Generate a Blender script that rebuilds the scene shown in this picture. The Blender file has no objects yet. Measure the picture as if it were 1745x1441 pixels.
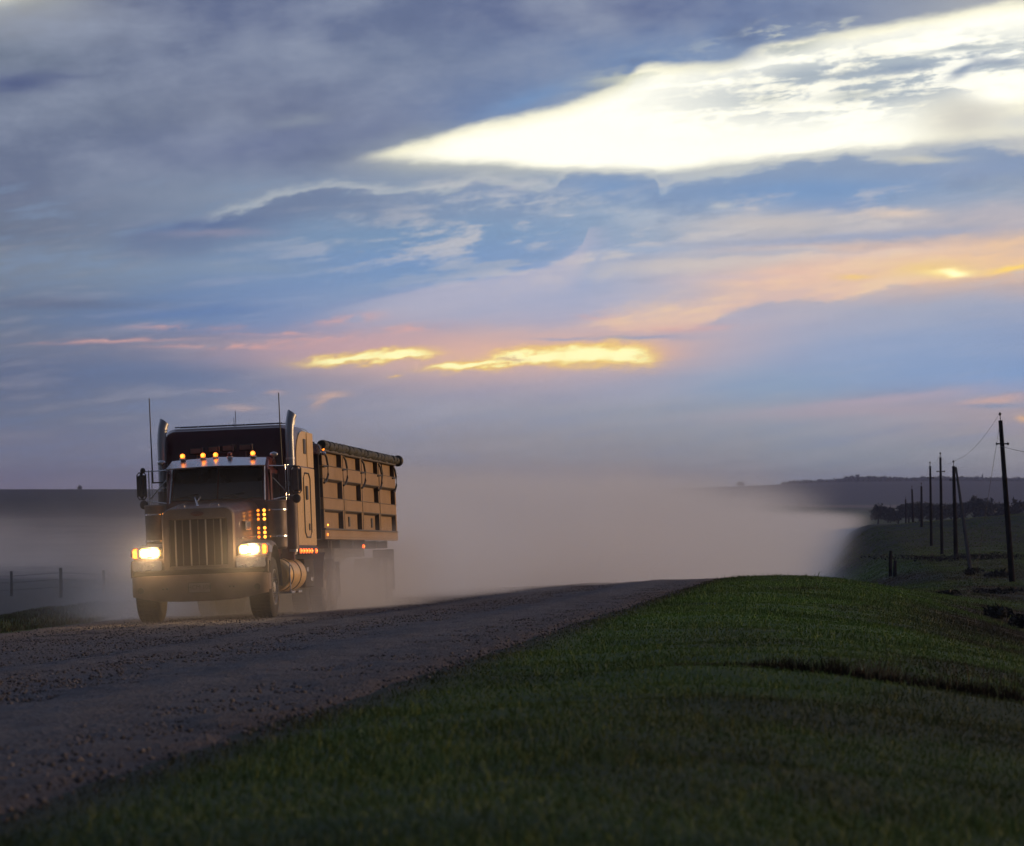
import bpy, bmesh, math, random
import numpy as np
from mathutils import Vector, Matrix

S = bpy.context.scene
COL = S.collection
R = math.radians
random.seed(7); RNG = np.random.default_rng(11)

# ------------------------------------------------------------------ camera
F = 6076.0; CX = 872.5; HZ = 845.0; EYE = 4.0
cam_d = bpy.data.cameras.new('camera'); cam = bpy.data.objects.new('camera', cam_d); COL.objects.link(cam)
cam.location = (0, 0, EYE)
cam.rotation_euler = (R(90) + math.atan((HZ-720.5)/F), 0, 0)
cam_d.sensor_width = 36; cam_d.lens = 36*F/1745
cam_d.clip_start = 0.5; cam_d.clip_end = 20000
cam_d.dof.use_dof = True; cam_d.dof.focus_distance = 64; cam_d.dof.aperture_fstop = 6.0
S.camera = cam
S.view_settings.view_transform = 'Standard'; S.view_settings.look = 'None'
S.view_settings.exposure = 0.0; S.view_settings.gamma = 1.0
S.cycles.use_denoising = True; S.cycles.use_adaptive_sampling = True; S.cycles.adaptive_threshold = .02; S.cycles.adaptive_min_samples = 16
S.cycles.max_bounces = 6; S.cycles.volume_bounces = 6; S.cycles.diffuse_bounces = 2
S.cycles.glossy_bounces = 3; S.cycles.transmission_bounces = 3; S.cycles.transparent_max_bounces = 8
S.cycles.volume_max_steps = 256
S.cycles.sample_clamp_indirect = 4

SKY_SIDE = 10.6
GLOW_W = 10.0
HEAD_W = 190.0                         # each headlight, watts
HAZE = .00011
SUN_AZ, SUN_EL = 74.0, 5.0            # degrees right of the view direction, above the horizon

# ------------------------------------------------------------------ the sky
def lin(c):
    r = []
    for x in c[:3]:
        x = x/255.0
        r.append(x/12.92 if x <= .04045 else ((x+.055)/1.055)**2.4)
    return (r[0], r[1], r[2], 1.0)

W = bpy.data.worlds.new('World'); S.world = W; W.use_nodes = True
WT = W.node_tree; WT.nodes.clear()
class N:
    """a socket with arithmetic, so that the sky can be written as formulas"""
    def __init__(s, k): s.k = k
    def _m(op, *a, clamp=False):
        n = WT.nodes.new('ShaderNodeMath'); n.operation = op; n.use_clamp = clamp
        for i, x in enumerate(a):
            if isinstance(x, N): WT.links.new(x.k, n.inputs[i])
            else: n.inputs[i].default_value = x
        return N(n.outputs[0])
    def __add__(s, o): return N._m('ADD', s, o)
    __radd__ = __add__
    def __sub__(s, o): return N._m('SUBTRACT', s, o)
    def __rsub__(s, o): return N._m('SUBTRACT', o, s)
    def __mul__(s, o): return N._m('MULTIPLY', s, o)
    __rmul__ = __mul__
    def __truediv__(s, o): return N._m('DIVIDE', s, o)
def mx(a, b): return N._m('MAXIMUM', a, b)
def mn(a, b): return N._m('MINIMUM', a, b)
def clamp01(a): return mn(mx(a, 0.0), 1.0)
def sstep(x, lo, hi):
    n = WT.nodes.new('ShaderNodeMapRange'); n.interpolation_type = 'SMOOTHSTEP'
    WT.links.new(x.k, n.inputs[0]); n.inputs[1].default_value = lo; n.inputs[2].default_value = hi
    return N(n.outputs[0])
def noise(x, y, sx, sy, seed, detail=4, rough=.55):
    c = WT.nodes.new('ShaderNodeCombineXYZ'); n = WT.nodes.new('ShaderNodeTexNoise')
    WT.links.new((x*sx).k, c.inputs[0]); WT.links.new((y*sy).k, c.inputs[1]); c.inputs[2].default_value = seed
    WT.links.new(c.outputs[0], n.inputs['Vector']); n.inputs['Scale'].default_value = 1
    n.inputs['Detail'].default_value = detail; n.inputs['Roughness'].default_value = rough
    return N(n.outputs[0]) - 0.5
def curve(x, pts):
    """piecewise curve through (px/1000, value 0..1)"""
    n = WT.nodes.new('ShaderNodeFloatCurve'); c = n.mapping.curves[0]
    n.mapping.use_clip = False
    lo, hi = -0.3, 2.1
    P = [((p[0]-lo)/(hi-lo), p[1]) for p in pts]
    if P[0][0] > 0.001: P = [(0, P[0][1])] + P
    if P[-1][0] < .999: P = P + [(1, P[-1][1])]
    while len(c.points) < len(P): c.points.new(0.5, 0.5)
    for q, p in zip(c.points, P): q.location = p; q.handle_type = 'AUTO_CLAMPED'
    n.mapping.update()
    WT.links.new(((x-lo)/(hi-lo)).k, n.inputs['Value'])
    return N(n.outputs[0])
def ramp(x, stops, interp='B_SPLINE'):
    n = WT.nodes.new('ShaderNodeValToRGB'); n.color_ramp.interpolation = interp
    e = n.color_ramp.elements
    while len(e) < len(stops): e.new(.5)
    for q, (p, c) in zip(e, stops): q.position = p; q.color = lin(c)
    WT.links.new(x.k, n.inputs[0]); return n.outputs[0]
def mixc(fac, a, b):
    n = WT.nodes.new('ShaderNodeMix'); n.data_type = 'RGBA'
    if isinstance(fac, N): WT.links.new(fac.k, n.inputs[0])
    else: n.inputs[0].default_value = fac
    for i, x in ((6, a), (7, b)):
        if isinstance(x, tuple): n.inputs[i].default_value = x
        else: WT.links.new(x, n.inputs[i])
    return n.outputs[2]

tc = WT.nodes.new('ShaderNodeTexCoord'); sp = WT.nodes.new('ShaderNodeSeparateXYZ')
WT.links.new(tc.outputs['Generated'], sp.inputs[0])
dx, dy, dz = (N(sp.outputs[i]) for i in range(3))
az = N._m('ARCTAN2', dx, dy)
U0 = az*6.09 + .8725                  # degrees of azimuth and elevation, in thousandths of a wide unit
V0 = .845 - N._m('ARCSINE', dz)*6.09
Vt = V0 + U0*.12                      # cloud streets climb gently to the right
nA = noise(U0, Vt, 2.2, 7, 1.3, 5); nB = noise(U0, Vt, 2.6, 9, 8.1, 5); nC = noise(U0, Vt, 9, 34, 4.4, 5, .6)
nD = noise(U0, Vt, 22, 60, 14.4, 4, .6); nE = noise(U0, V0, 4.5, 8, 21.0, 6, .6); nF = noise(U0, Vt, 5, 45, 31.0, 5, .6)
U = U0 + nA*.16 + nE*.05
V = V0 + nB*.06 + nC*.010

xs = [0, 218, 436, 654, 872, 1090, 1308, 1526, 1745]
rows = [
 (-400, [(60,72,100),(60,72,102),(62,74,104),(62,75,106),(64,78,110),(66,80,112),(70,84,116),(76,90,120),(80,92,120)]),
 (-90, [(100,108,130),(84,98,130),(80,94,130),(84,98,134),(88,100,140),(90,102,142),(98,114,150),(104,120,155),(120,130,155)]),
 (25,  [(152,154,156),(96,108,140),(92,105,142),(104,118,150),(92,106,146),(94,108,148),(106,126,166),(130,142,168),(190,190,185)]),
 (100, [(112,124,144),(102,114,144),(108,120,150),(112,126,155),(106,122,158),(110,138,180),(120,146,186),(190,195,195),(225,222,205)]),
 (190, [(106,118,144),(110,122,148),(118,128,155),(108,120,152),(100,128,174),(150,165,185),(210,210,200),(225,222,205),(228,224,205)]),
 (255, [(102,114,142),(105,118,148),(102,114,150),(122,136,160),(190,195,185),(215,212,195),(195,200,200),(175,185,198),(195,195,198)]),
 (330, [(96,108,138),(116,130,156),(132,148,172),(134,152,178),(146,164,186),(152,172,200),(126,160,202),(130,158,196),(158,170,188)]),
 (395, [(100,112,136),(112,126,152),(116,142,176),(116,148,184),(118,152,192),(145,168,196),(186,184,192),(170,176,192),(190,180,185)]),
 (455, [(118,130,150),(120,138,162),(116,144,184),(112,148,194),(120,155,205),(172,180,202),(208,188,186),(226,186,160),(240,190,140)]),
 (530, [(104,118,142),(100,124,162),(106,138,186),(150,160,190),(164,174,204),(180,182,204),(176,176,196),(160,172,196),(160,168,194)]),
 (590, [(108,118,142),(112,122,150),(150,142,164),(176,160,180),(188,170,180),(176,172,190),(146,168,200),(148,166,198),(146,162,196)]),
 (645, [(96,108,138),(94,114,150),(108,130,164),(158,158,180),(172,168,188),(166,170,194),(144,168,195),(140,162,198),(124,158,206)]),
 (705, [(104,114,140),(114,124,148),(132,138,164),(158,160,180),(160,168,188),(158,166,182),(154,164,180),(160,160,176),(180,162,166)]),
 (770, [(116,120,144),(120,125,150),(138,142,160),(152,154,170),(154,156,166),(155,158,168),(152,160,172),(150,158,170),(162,158,162)]),
 (835, [(118,110,134),(122,118,138),(132,130,146),(146,144,152),(152,148,152),(155,152,158),(154,156,164),(154,156,164),(158,156,160)]),
]
lo, hi = -0.3, 2.1
Un = (U-lo)/(hi-lo)
base = None
prev = None
for py, cols in rows:
    r = ramp(Un, [((x/1000-lo)/(hi-lo), c) for x, c in zip(xs, cols)])
    base = r if base is None else mixc(sstep(V, prev/1000, py/1000), base, r)
    prev = py

col = base
def layer(mask, c, gain=1.0):
    global col
    c = lin(c); c = (c[0]*gain, c[1]*gain, c[2]*gain, 1)
    col = mixc(mask, col, c)
def pack(a, b):
    c = WT.nodes.new('ShaderNodeCombineXYZ'); WT.links.new(a.k, c.inputs[0]); WT.links.new(b.k, c.inputs[1]); c.inputs[2].default_value = 1; return c.outputs[0]
def blob(cx, cy, sx, sy, slope=0.0):
    """soft elongated patch; slope = rise to the right"""
    cx /= 1000; cy /= 1000; sx /= 1000; sy /= 1000; q = []
    for w in ((1/sx, 0, -cx/sx), (slope/sy, 1/sy, -(cy + cx*slope)/sy)):
        d = WT.nodes.new('ShaderNodeVectorMath'); d.operation = 'DOT_PRODUCT'
        WT.links.new(PV, d.inputs[0]); d.inputs[1].default_value = w; q.append(N(d.outputs['Value']))
    return N._m('POWER', 0.36788, N._m('MULTIPLY_ADD', q[0], q[0], q[1]*q[1]))
Ud = U0 + nC*.03 + nD*.012
Vd = V0 + nC*.014 + nD*.010 + nF*.008
PV = pack(Ud, Vd)

# broad mottling of the upper deck
mott = nE*1.5 + nB*1.0 + nC*.25
upper = sstep(V0*-1.0, -.42, -.25)
layer(clamp01((mott+.12)*upper*1.5), (146,156,178)); layer(clamp01((mott+.12)*upper*-1.5), (74,90,130))
streak = nF*1.6 + nC*.7
band = sstep(V0, .29, .33)*(1-sstep(V0, .44, .52))
layer(clamp01(streak*.5)*sstep(V0, .30, .45), (196,190,200)); layer(clamp01(streak*-.55)*sstep(V0, .30, .45), (98,132,184))
bk = nC*1.3 + nF*.9 + nE*.9 + nD*.35
layer(sstep(bk, .0, .30)*band*sstep(U0, .35, .9)*.8, (202,198,200)); layer(sstep(bk*-1.0, .0, .28)*band*.35, (124,148,180))

# dark corner streak, pale puffs of the upper left
layer(blob(30,148,75,16,.12)*.85, (70,84,128)); layer(blob(110,134,40,7)*.4, (76,90,130))
layer(blob(0,-6,80,22,.1)*.85, (225,226,210)); layer(blob(90,10,60,22)*.4, (160,165,168))
layer(blob(510,205,55,12,.15)*.45, (150,160,172))
layer(blob(480,240,130,22,.18)*.35, (92,106,148)); layer(blob(640,225,60,18,.2)*.5, (94,108,148)); layer(blob(900,170,80,16,.3)*.5, (104,146,196))

# the blazing wedge
Vw = V0 + nC*.016 + nD*.010
T = curve(U0, [(x/1000, y) for x, y in [(540,.272),(640,.255),(700,.238),(820,.205),(900,.190),(1000,.162),(1060,.136),(1110,.104),(1180,.104),(1240,.100),(1290,.078),(1400,.060),(1500,.043),(1600,.027),(1745,.004)]])
B = curve(U0, [(x/1000, y) for x, y in [(540,.276),(640,.275),(700,.277),(860,.284),(960,.290),(1130,.295),(1250,.282),(1400,.270),(1500,.258),(1600,.250),(1745,.240)]])
up = sstep(Vw - T, -.004, .018); up2 = sstep(Vw - T, .002, .036); lowm = sstep(B - Vw, -.004, .020); low2 = sstep(B - V, -.03, .05)
win = sstep(U0, .58, .66)
layer(up*low2*sstep(U0, .50, .70)*.8, (224,222,206))
layer(up*lowm*win, (252,247,216)); 
fall = 1 - sstep(U0, 1.50, 1.66)*sstep(V0, .15, .19)*.75
layer(up2*lowm*win*fall*sstep(U0, .62, .80), (255,253,238), 1.16)
# thin veil in front of the wedge's upper edge
veil = sstep(V0 - T, -.050, -.002)*(1-up)
layer(blob(1080,128,75,20,.22)*sstep(nC, -.12, .14)*.75, (206,208,186))
layer(veil*sstep(U0, 1.14, 1.22)*(1-sstep(U0, 1.42, 1.50))*sstep(nC+nD*.5, .0, .14)*.6, (214,216,200))
# grey wisps across it
wz = blob(1510,138,280,50,.10)
wisp = sstep(nC*1.0 + nF*.9 + nD*.6, -.10, .12)
layer(clamp01(wz*1.5)*sstep(nE+nC, -.22, .20)*.5, (226,224,206))
layer(clamp01(wz*1.5)*wisp*.92, (164,178,192))
layer(blob(1540,122,60,7,.12)*.9, (146,162,184)); layer(blob(1430,130,60,5,.10)*.6, (160,172,184)); layer(blob(1642,123,34,11,.45)*.95, (142,158,182)); layer(blob(1700,112,40,8,-.12)*.9, (150,164,184))
layer(blob(1650,88,90,5,.05)*.8, (165,178,188)); layer(blob(1450,165,60,9,.05)*.6, (166,178,184)); layer(blob(1310,170,30,8,.1)*.45, (185,190,180))
layer(blob(1350,85,60,14,.15)*sstep(nC+nD, -.1, .1)*.75, (168,178,180)); layer(blob(1240,92,60,18)*.75, (126,146,180))
layer(blob(1650,205,75,38,.1)*.85, (206,203,196)); layer(blob(1740,215,50,18)*.6, (200,202,205))
layer(blob(1700,165,45,18)*.8, (255,252,235), 1.3)
# line of puffy cloud under the wedge
P1 = curve(U0, [(x/1000, y) for x, y in [(180,.400),(240,.390),(330,.386),(385,.362),(430,.352),(480,.334),(560,.318),(650,.325),(760,.322),(820,.308),(880,.317),(940,.322),(965,.294),(1080,.292),(1115,.300),(1130,.325),(1155,.310),(1200,.303),(1260,.298),(1320,.280),(1400,.272),(1450,.262),(1550,.272),(1650,.250),(1745,.262)]])
Vp = V0 + nD*.034 + nC*.022
rim = sstep(Vp - P1, -.020, -.001)*(1 - sstep(Vp - P1, -.001, .008))*sstep(U0, .30, .42)
layer(rim*.45, (196,200,200))
body = sstep(Vp - P1, -.002, .012)*(1 - sstep(Vp - P1, .02, .075))*sstep(U0, .16, .26)
layer(body*(1-sstep(U0, .5, .95))*.7, (98,116,152)); layer(body*sstep(U0, .5, .95)*.8, (124,148,184))
layer(blob(1040,318,75,18)*.8, (120,152,194)); layer(blob(1400,322,190,18,.03)*.8, (114,150,196)); layer(blob(1420,352,75,13,.02)*.8, (120,150,194))
layer(blob(1660,290,120,15,.08)*.7, (136,156,190)); layer(blob(1600,345,70,14)*.7, (150,166,192)); layer(blob(1640,256,80,6,.12)*.7, (165,176,192))
layer(blob(890,344,170,20)*sstep(nC+nD*.8, -.14, .16)*.7, (188,192,200)); layer(blob(1120,372,120,16)*sstep(nC+nD*.6, -.2, .15)*.55, (176,188,204)); layer(blob(1330,378,150,16,.02)*.75, (205,196,192)); layer(blob(1530,366,60,9)*.8, (228,206,188))
layer(blob(1700,365,90,25,.1)*.5, (195,186,192)); layer(blob(1230,350,20,7)*.5, (220,216,205)); layer(blob(1570,276,60,6)*.6, (226,220,196))
layer(blob(1480,404,320,8,.05)*.95, (146,164,196)); layer(blob(1300,432,170,6,.02)*.8, (146,166,198)); layer(blob(330,384,90,9,.08)*.7, (84,106,152)); layer(blob(370,397,90,6,.02)*.5, (150,145,168))
# blue dome with the curved lower edge
C = curve(U0, [(x/1000, y) for x, y in [(500,.535),(600,.512),(700,.490),(800,.474),(880,.460),(930,.449),(968,.432),(992,.412),(1010,.380)]])
Vc = V0 + nC*.012 + nD*.004
dome = sstep(C - Vc, -.003, .014)*(1 - sstep(C - V0, .008, .062))*sstep(U0, .35, .7)*(1-sstep(U0, .94, 1.0))
layer(dome*.6, (118,150,190))
under = sstep(Vc - C, .0, .010)*(1-sstep(Vc - C, .02, .09))*sstep(U0, .5, .75)*(1-sstep(U0, .97, 1.06))
layer(under*.6, (192,186,202))
layer(blob(1180,448,170,16,.05)*.7, (208,200,196)); layer(blob(1100,425,80,6)*.55, (140,168,204))
layer(blob(420,455,150,14)*.4, (136,152,172))
# peach band to the right
O1 = curve(U0, [(x/1000, y) for x, y in [(960,.552),(1040,.530),(1100,.518),(1200,.498),(1300,.468),(1400,.440),(1550,.420),(1745,.400)]])
O2 = curve(U0, [(x/1000, y) for x, y in [(960,.560),(1100,.566),(1180,.562),(1250,.534),(1290,.518),(1370,.512),(1440,.515),(1500,.500),(1545,.492),(1600,.486),(1660,.478),(1745,.466)]])
Vo = V0 + nC*.022 + nD*.024
pe = sstep(Vo - O1, -.022, .035)*sstep(O2 - Vo, -.003, .010)*sstep(U0, .95, 1.06)
layer(pe*.8, (240,200,172)); layer(pe*sstep(nC+nF+nD*.4, -.02, .18)*.5, (248,216,170)); layer(pe*sstep(nC*-1.0-nF, .02, .2)*.45, (200,178,190))
layer(blob(1330,470,120,14,.08)*.5, (240,186,170)); layer(blob(1230,474,110,6,.02)*.5, (190,182,200)); layer(blob(1500,432,150,8,.05)*.5, (236,214,200))
layer(pe*sstep(U0, 1.5, 1.75)*.35, (250,204,124))
layer(blob(1580,460,75,14,.05)*.8, (250,212,100)); layer(blob(1455,472,32,5)*.85, (252,208,84)); layer(blob(1720,460,45,6,.15)*.95, (255,214,70), 1.1)
layer(blob(1618,467,38,6,.05)*.95, (255,232,120), 1.2)
layer(blob(1624,467,18,4)*.95, (255,250,190), 1.4)
# fire streaks over the horizon
layer(blob(960,592,430,52,.05)*.38, (224,186,178)); layer(blob(1500,455,330,50,.08)*.35, (238,200,174)); layer(blob(850,604,310,38,.03)*.85, (234,184,162)); layer(blob(600,590,150,24,.06)*.45, (206,160,170))
layer(blob(1080,600,75,22)*.7, (244,184,150))
for cx, cy, sx, sy, sl in ((470,588,70,4,.04),(380,592,100,2.6,.0),(330,558,90,3.5,.02),(540,578,70,4,.04),(590,545,60,6,.10),(190,583,110,2.5,.03),(480,568,70,2.5,.0),(700,560,60,5,.12),(1160,560,90,5,.02),(1010,536,30,6,-.15)):
    layer(blob(cx,cy,sx,sy*1.3,sl)*sstep(nC+nD, -.25, .15)*.62, (228,170,160))
layer(blob(960,575,55,2.4)*.8, (160,166,196)); layer(blob(1090,574,75,4)*.9, (150,160,192))
PV = pack(U0 + nD*.05, V0 + nD*.028 + nC*.010)
for cx, cy, sx, sy, sl in ((592,614,80,9,.06),(682,604,64,10,.05),(800,622,74,9,.08),(905,608,84,14,.05),(1000,604,72,19,.02),(1065,603,54,20,.0)):
    layer(sstep(blob(cx,cy,sx,sy,sl), .0, .75)*.9, (255,210,84), 1.0)
for cx, cy, sx, sy, sl in ((592,614,68,6,.06),(682,604,54,7,.05),(800,622,66,5,.08),(905,608,70,10,.05),(1000,604,62,13,.02),(1065,603,42,15,.0)):
    layer(sstep(blob(cx,cy,sx,sy,sl), .12, .85), (255,249,180), 1.2)
layer(blob(675,642,12,3)*.8, (255,205,90)); layer(blob(870,612,26,3,.02)*.7, (215,160,120))
PV = pack(Ud, Vd)
for cx, cy, sx, sy, sl, c in ((408,695,32,5,0,(196,170,166)),(562,672,30,5,.1,(226,184,162)),(546,684,14,9,.5,(214,176,160)),(370,666,26,3,0,(170,152,165)),(468,668,16,4,0,(196,166,164)),(1690,684,60,8,.1,(230,180,158)),(1740,714,10,5,0,(245,190,130)),(1480,700,200,10,.06,(180,166,178)),(1500,682,190,9,.10,(188,170,184))):
    layer(blob(cx,cy,sx,sy,sl)*.7, c)
layer(blob(1690,694,60,3.5,0)*.7, (130,150,182)); layer(blob(300,640,160,20,0)*.5, (88,112,152)); layer(blob(90,520,160,9,.0)*.6, (94,106,136)); layer(blob(330,532,140,9,.06)*.6, (92,124,176))
layer(blob(1560,600,300,50,.05)*.4, (132,164,208)); layer(blob(1300,660,120,20)*.3, (136,166,196))

hs = WT.nodes.new('ShaderNodeHueSaturation'); hs.inputs['Saturation'].default_value = .95; hs.inputs['Value'].default_value = 1.05
WT.links.new(col, hs.inputs['Color']); col = hs.outputs[0]
# the detailed deck fills the sunset quarter; round it a plainer deck, darker away from the sunset
dec = WT.nodes.new('ShaderNodeBackground'); dec.inputs['Strength'].default_value = 0.1
ns = WT.nodes.new('ShaderNodeTexSky'); ns.sky_type = 'NISHITA'; ns.sun_disc = False
ns.sun_elevation = R(SUN_EL); ns.sun_rotation = R(SUN_AZ); ns.dust_density = 2.0
def scale10(c, k=10.0):
    v = WT.nodes.new('ShaderNodeVectorMath'); v.operation = 'SCALE'
    if isinstance(k, N): WT.links.new(k.k, v.inputs['Scale'])
    else: v.inputs['Scale'].default_value = k
    WT.links.new(c, v.inputs[0]); return v.outputs[0]
WT.links.new(mixc(0.04, scale10(col), ns.outputs[0]), dec.inputs['Color'])
side = sstep(dy, -.6, .45)
deck = ramp((V0 + 8.5)/9.5, [(0,(92,102,128)),(.45,(104,114,140)),(.78,(122,132,156)),(.90,(150,156,172)),(.955,(165,162,172)),(1,(150,146,152))], 'LINEAR')
deck = mixc(clamp01(nB*1.5+.3), deck, lin((110,120,150)))
oth = WT.nodes.new('ShaderNodeBackground'); oth.inputs['Strength'].default_value = 0.1
WT.links.new(mixc(0.04, scale10(deck, side*SKY_SIDE + (14-SKY_SIDE)), ns.outputs[0]), oth.inputs['Color'])
dU = N._m('ABSOLUTE', U0 - .872)
fw = (1 - sstep(dU, .98, 1.45))*sstep(V0, -.55, -.12)*(1 - sstep(V0, .90, .93))
mxs = WT.nodes.new('ShaderNodeMixShader'); WT.links.new(fw.k, mxs.inputs[0])
WT.links.new(oth.outputs[0], mxs.inputs[1]); WT.links.new(dec.outputs[0], mxs.inputs[2])
wo = WT.nodes.new('ShaderNodeOutputWorld'); WT.links.new(mxs.outputs[0], wo.inputs[0])
W.cycles.sampling_method = 'MANUAL'; W.cycles.sample_map_resolution = 1024

# ------------------------------------------------------------------ the sun
sl_ = bpy.data.lights.new('sun', 'SUN'); sl_.energy = 2.0; sl_.angle = R(0.6); sl_.color = (1.0, .60, .27)
sun = bpy.data.objects.new('sun', sl_); COL.objects.link(sun)
_d = Vector((math.sin(R(SUN_AZ))*math.cos(R(SUN_EL)), math.cos(R(SUN_AZ))*math.cos(R(SUN_EL)), math.sin(R(SUN_EL))))
sun.rotation_euler = _d.to_track_quat('Z', 'Y').to_euler()
# ------------------------------------------------------------------ helpers
def tag(o, label=None, cat=None, group=None, kind=None):
    if label: o['label'] = label
    if cat: o['category'] = cat
    if group: o['group'] = group
    if kind: o['kind'] = kind
    return o
class G:
    """small wrapper over a material's node tree"""
    def __init__(s, name):
        s.m = bpy.data.materials.new(name); s.m.use_nodes = True; s.t = s.m.node_tree
        s.b = s.t.nodes['Principled BSDF']
    def n(s, kind, **kw):
        x = s.t.nodes.new(kind)
        for k, v in kw.items():
            if k.startswith('i_'): x.inputs[k[2:].replace('_', ' ')].default_value = v
            else: setattr(x, k, v)
        return x
    def l(s, a, b): s.t.links.new(a, b)
    def noise(s, scale, detail=4, rough=.55, coord='Object', stretch=None, w=0):
        tc = s.n('ShaderNodeTexCoord'); src = tc.outputs[coord]
        if stretch or w:
            mp = s.n('ShaderNodeMapping'); s.l(src, mp.inputs[0]); mp.inputs['Scale'].default_value = stretch or (1,1,1)
            mp.inputs['Location'].default_value = (w, w*1.7, w*.3); src = mp.outputs[0]
        x = s.n('ShaderNodeTexNoise'); s.l(src, x.inputs['Vector'])
        x.inputs['Scale'].default_value = scale; x.inputs['Detail'].default_value = detail; x.inputs['Roughness'].default_value = rough
        return x.outputs[0]
    def rng(s, v, a, b, c=0, d=1):
        x = s.n('ShaderNodeMapRange'); s.l(v, x.inputs[0])
        for i, k in enumerate((a, b, c, d)): x.inputs[i+1].default_value = k
        return x.outputs[0]
    def mix(s, f, a, b):
        x = s.n('ShaderNodeMix', data_type='RGBA')
        if hasattr(f, 'links'): s.l(f, x.inputs[0])
        else: x.inputs[0].default_value = f
        for i, k in ((6, a), (7, b)):
            if hasattr(k, 'links'): s.l(k, x.inputs[i])
            else: x.inputs[i].default_value = (*k[:3], 1)
        return x.outputs[2]
    def attr(s, name):
        x = s.n('ShaderNodeAttribute', attribute_name=name); return x.outputs['Fac']
    def bump(s, h, strength, dist):
        x = s.n('ShaderNodeBump'); x.inputs['Strength'].default_value = strength; x.inputs['Distance'].default_value = dist
        s.l(h, x.inputs['Height']); s.l(x.outputs[0], s.b.inputs['Normal'])
    def base(s, c): 
        if hasattr(c, 'links'): s.l(c, s.b.inputs['Base Color'])
        else: s.b.inputs['Base Color'].default_value = (*c[:3], 1)

def mesh_np(name, V, quads=None, tris=None, mat=None, parent=None, smooth=False, attrs=None):
    me = bpy.data.meshes.new(name)
    V = np.asarray(V, dtype=np.float32)
    me.vertices.add(len(V)); me.vertices.foreach_set('co', V.ravel())
    Fq = quads if quads is not None else tris; k = 4 if quads is not None else 3
    Fq = np.asarray(Fq, dtype=np.int32)
    me.loops.add(Fq.size); me.loops.foreach_set('vertex_index', Fq.ravel())
    me.polygons.add(len(Fq)); me.polygons.foreach_set('loop_start', np.arange(0, Fq.size, k, dtype=np.int32))
    if smooth: me.polygons.foreach_set('use_smooth', np.ones(len(Fq), dtype=bool))
    for an, av in (attrs or {}).items():
        at = me.attributes.new(an, 'FLOAT', 'POINT'); at.data.foreach_set('value', np.asarray(av, dtype=np.float32))
    me.update(calc_edges=True)
    if mat: me.materials.append(mat)
    o = bpy.data.objects.new(name, me); COL.objects.link(o)
    if parent: o.parent = parent
    return o

# ------------------------------------------------------------------ the lie of the land (x right, y away, z relative to the eye)
D0 = 62.0
def ray(px, py): return np.array([(px-CX)/F, 1., -(py-HZ)/F])
P0 = ray(356.5, 1056)*(D0+.75)                       # ground under the front axle
ru = np.array([503.5/F, 1, -(935-HZ)/F]); ru /= np.linalg.norm(ru)     # along the road, away
rv = np.array([1, 0, .0404]); rv = rv - ru*rv.dot(ru); rv /= np.linalg.norm(rv)   # across the road
rn = np.cross(rv, ru)
EDGE = 7.7
_T = np.random.default_rng(5).random((256, 256))
def vnoise(x, y):
    xi = np.floor(x).astype(int); yi = np.floor(y).astype(int); fx = x-xi; fy = y-yi
    fx = fx*fx*(3-2*fx); fy = fy*fy*(3-2*fy)
    g = lambda i, j: _T[(xi+i) & 255, (yi+j) & 255]
    return (g(0,0)*(1-fx)+g(1,0)*fx)*(1-fy) + (g(0,1)*(1-fx)+g(1,1)*fx)*fy - .5
def fbm(x, y, o=4):
    r = 0; a = 1
    for i in range(o): r = r + a*vnoise(x*2**i + 17*i, y*2**i + 31*i); a *= .5
    return r
def ss(x, a, b):
    t = np.clip((x-a)/(b-a), 0, 1); return t*t*(3-2*t)
det = rv[0]*ru[1] - rv[1]*ru[0]
def ab(X, Y):
    dx_, dy_ = X-P0[0], Y-P0[1]
    return (dx_*ru[1] - dy_*ru[0])/det, (rv[0]*dy_ - rv[1]*dx_)/det
def lefte(b): return np.interp(b, [-60, -7, 5, 14, 26, 60, 200], [-2.2, -2.25, -2.9, -4.0, -5.2, -6.0, -6.0])
def redge(b): return EDGE + .25*vnoise(b*.35, b*0+3) + .18*vnoise(b*1.3, b*0+9)
def ditch(X, Y):
    # signed distance to the low cut bank on the right (positive beyond it)
    ax, ay, bx, by = 1.0, 26.4, 5.2, 21.3
    L = math.hypot(bx-ax, by-ay); tx, ty = (bx-ax)/L, (by-ay)/L
    al = (X-ax)*tx + (Y-ay)*ty; d = (X-ax)*(-ty) + (Y-ay)*tx
    return d + .35*fbm(al*.55, al*0+1, 3), al, L
def plane_z(a, b):
    z = P0[2] + a*rv[2] + b*ru[2]
    far = ss(b, 48, 175)
    return z - 3.4*far
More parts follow.
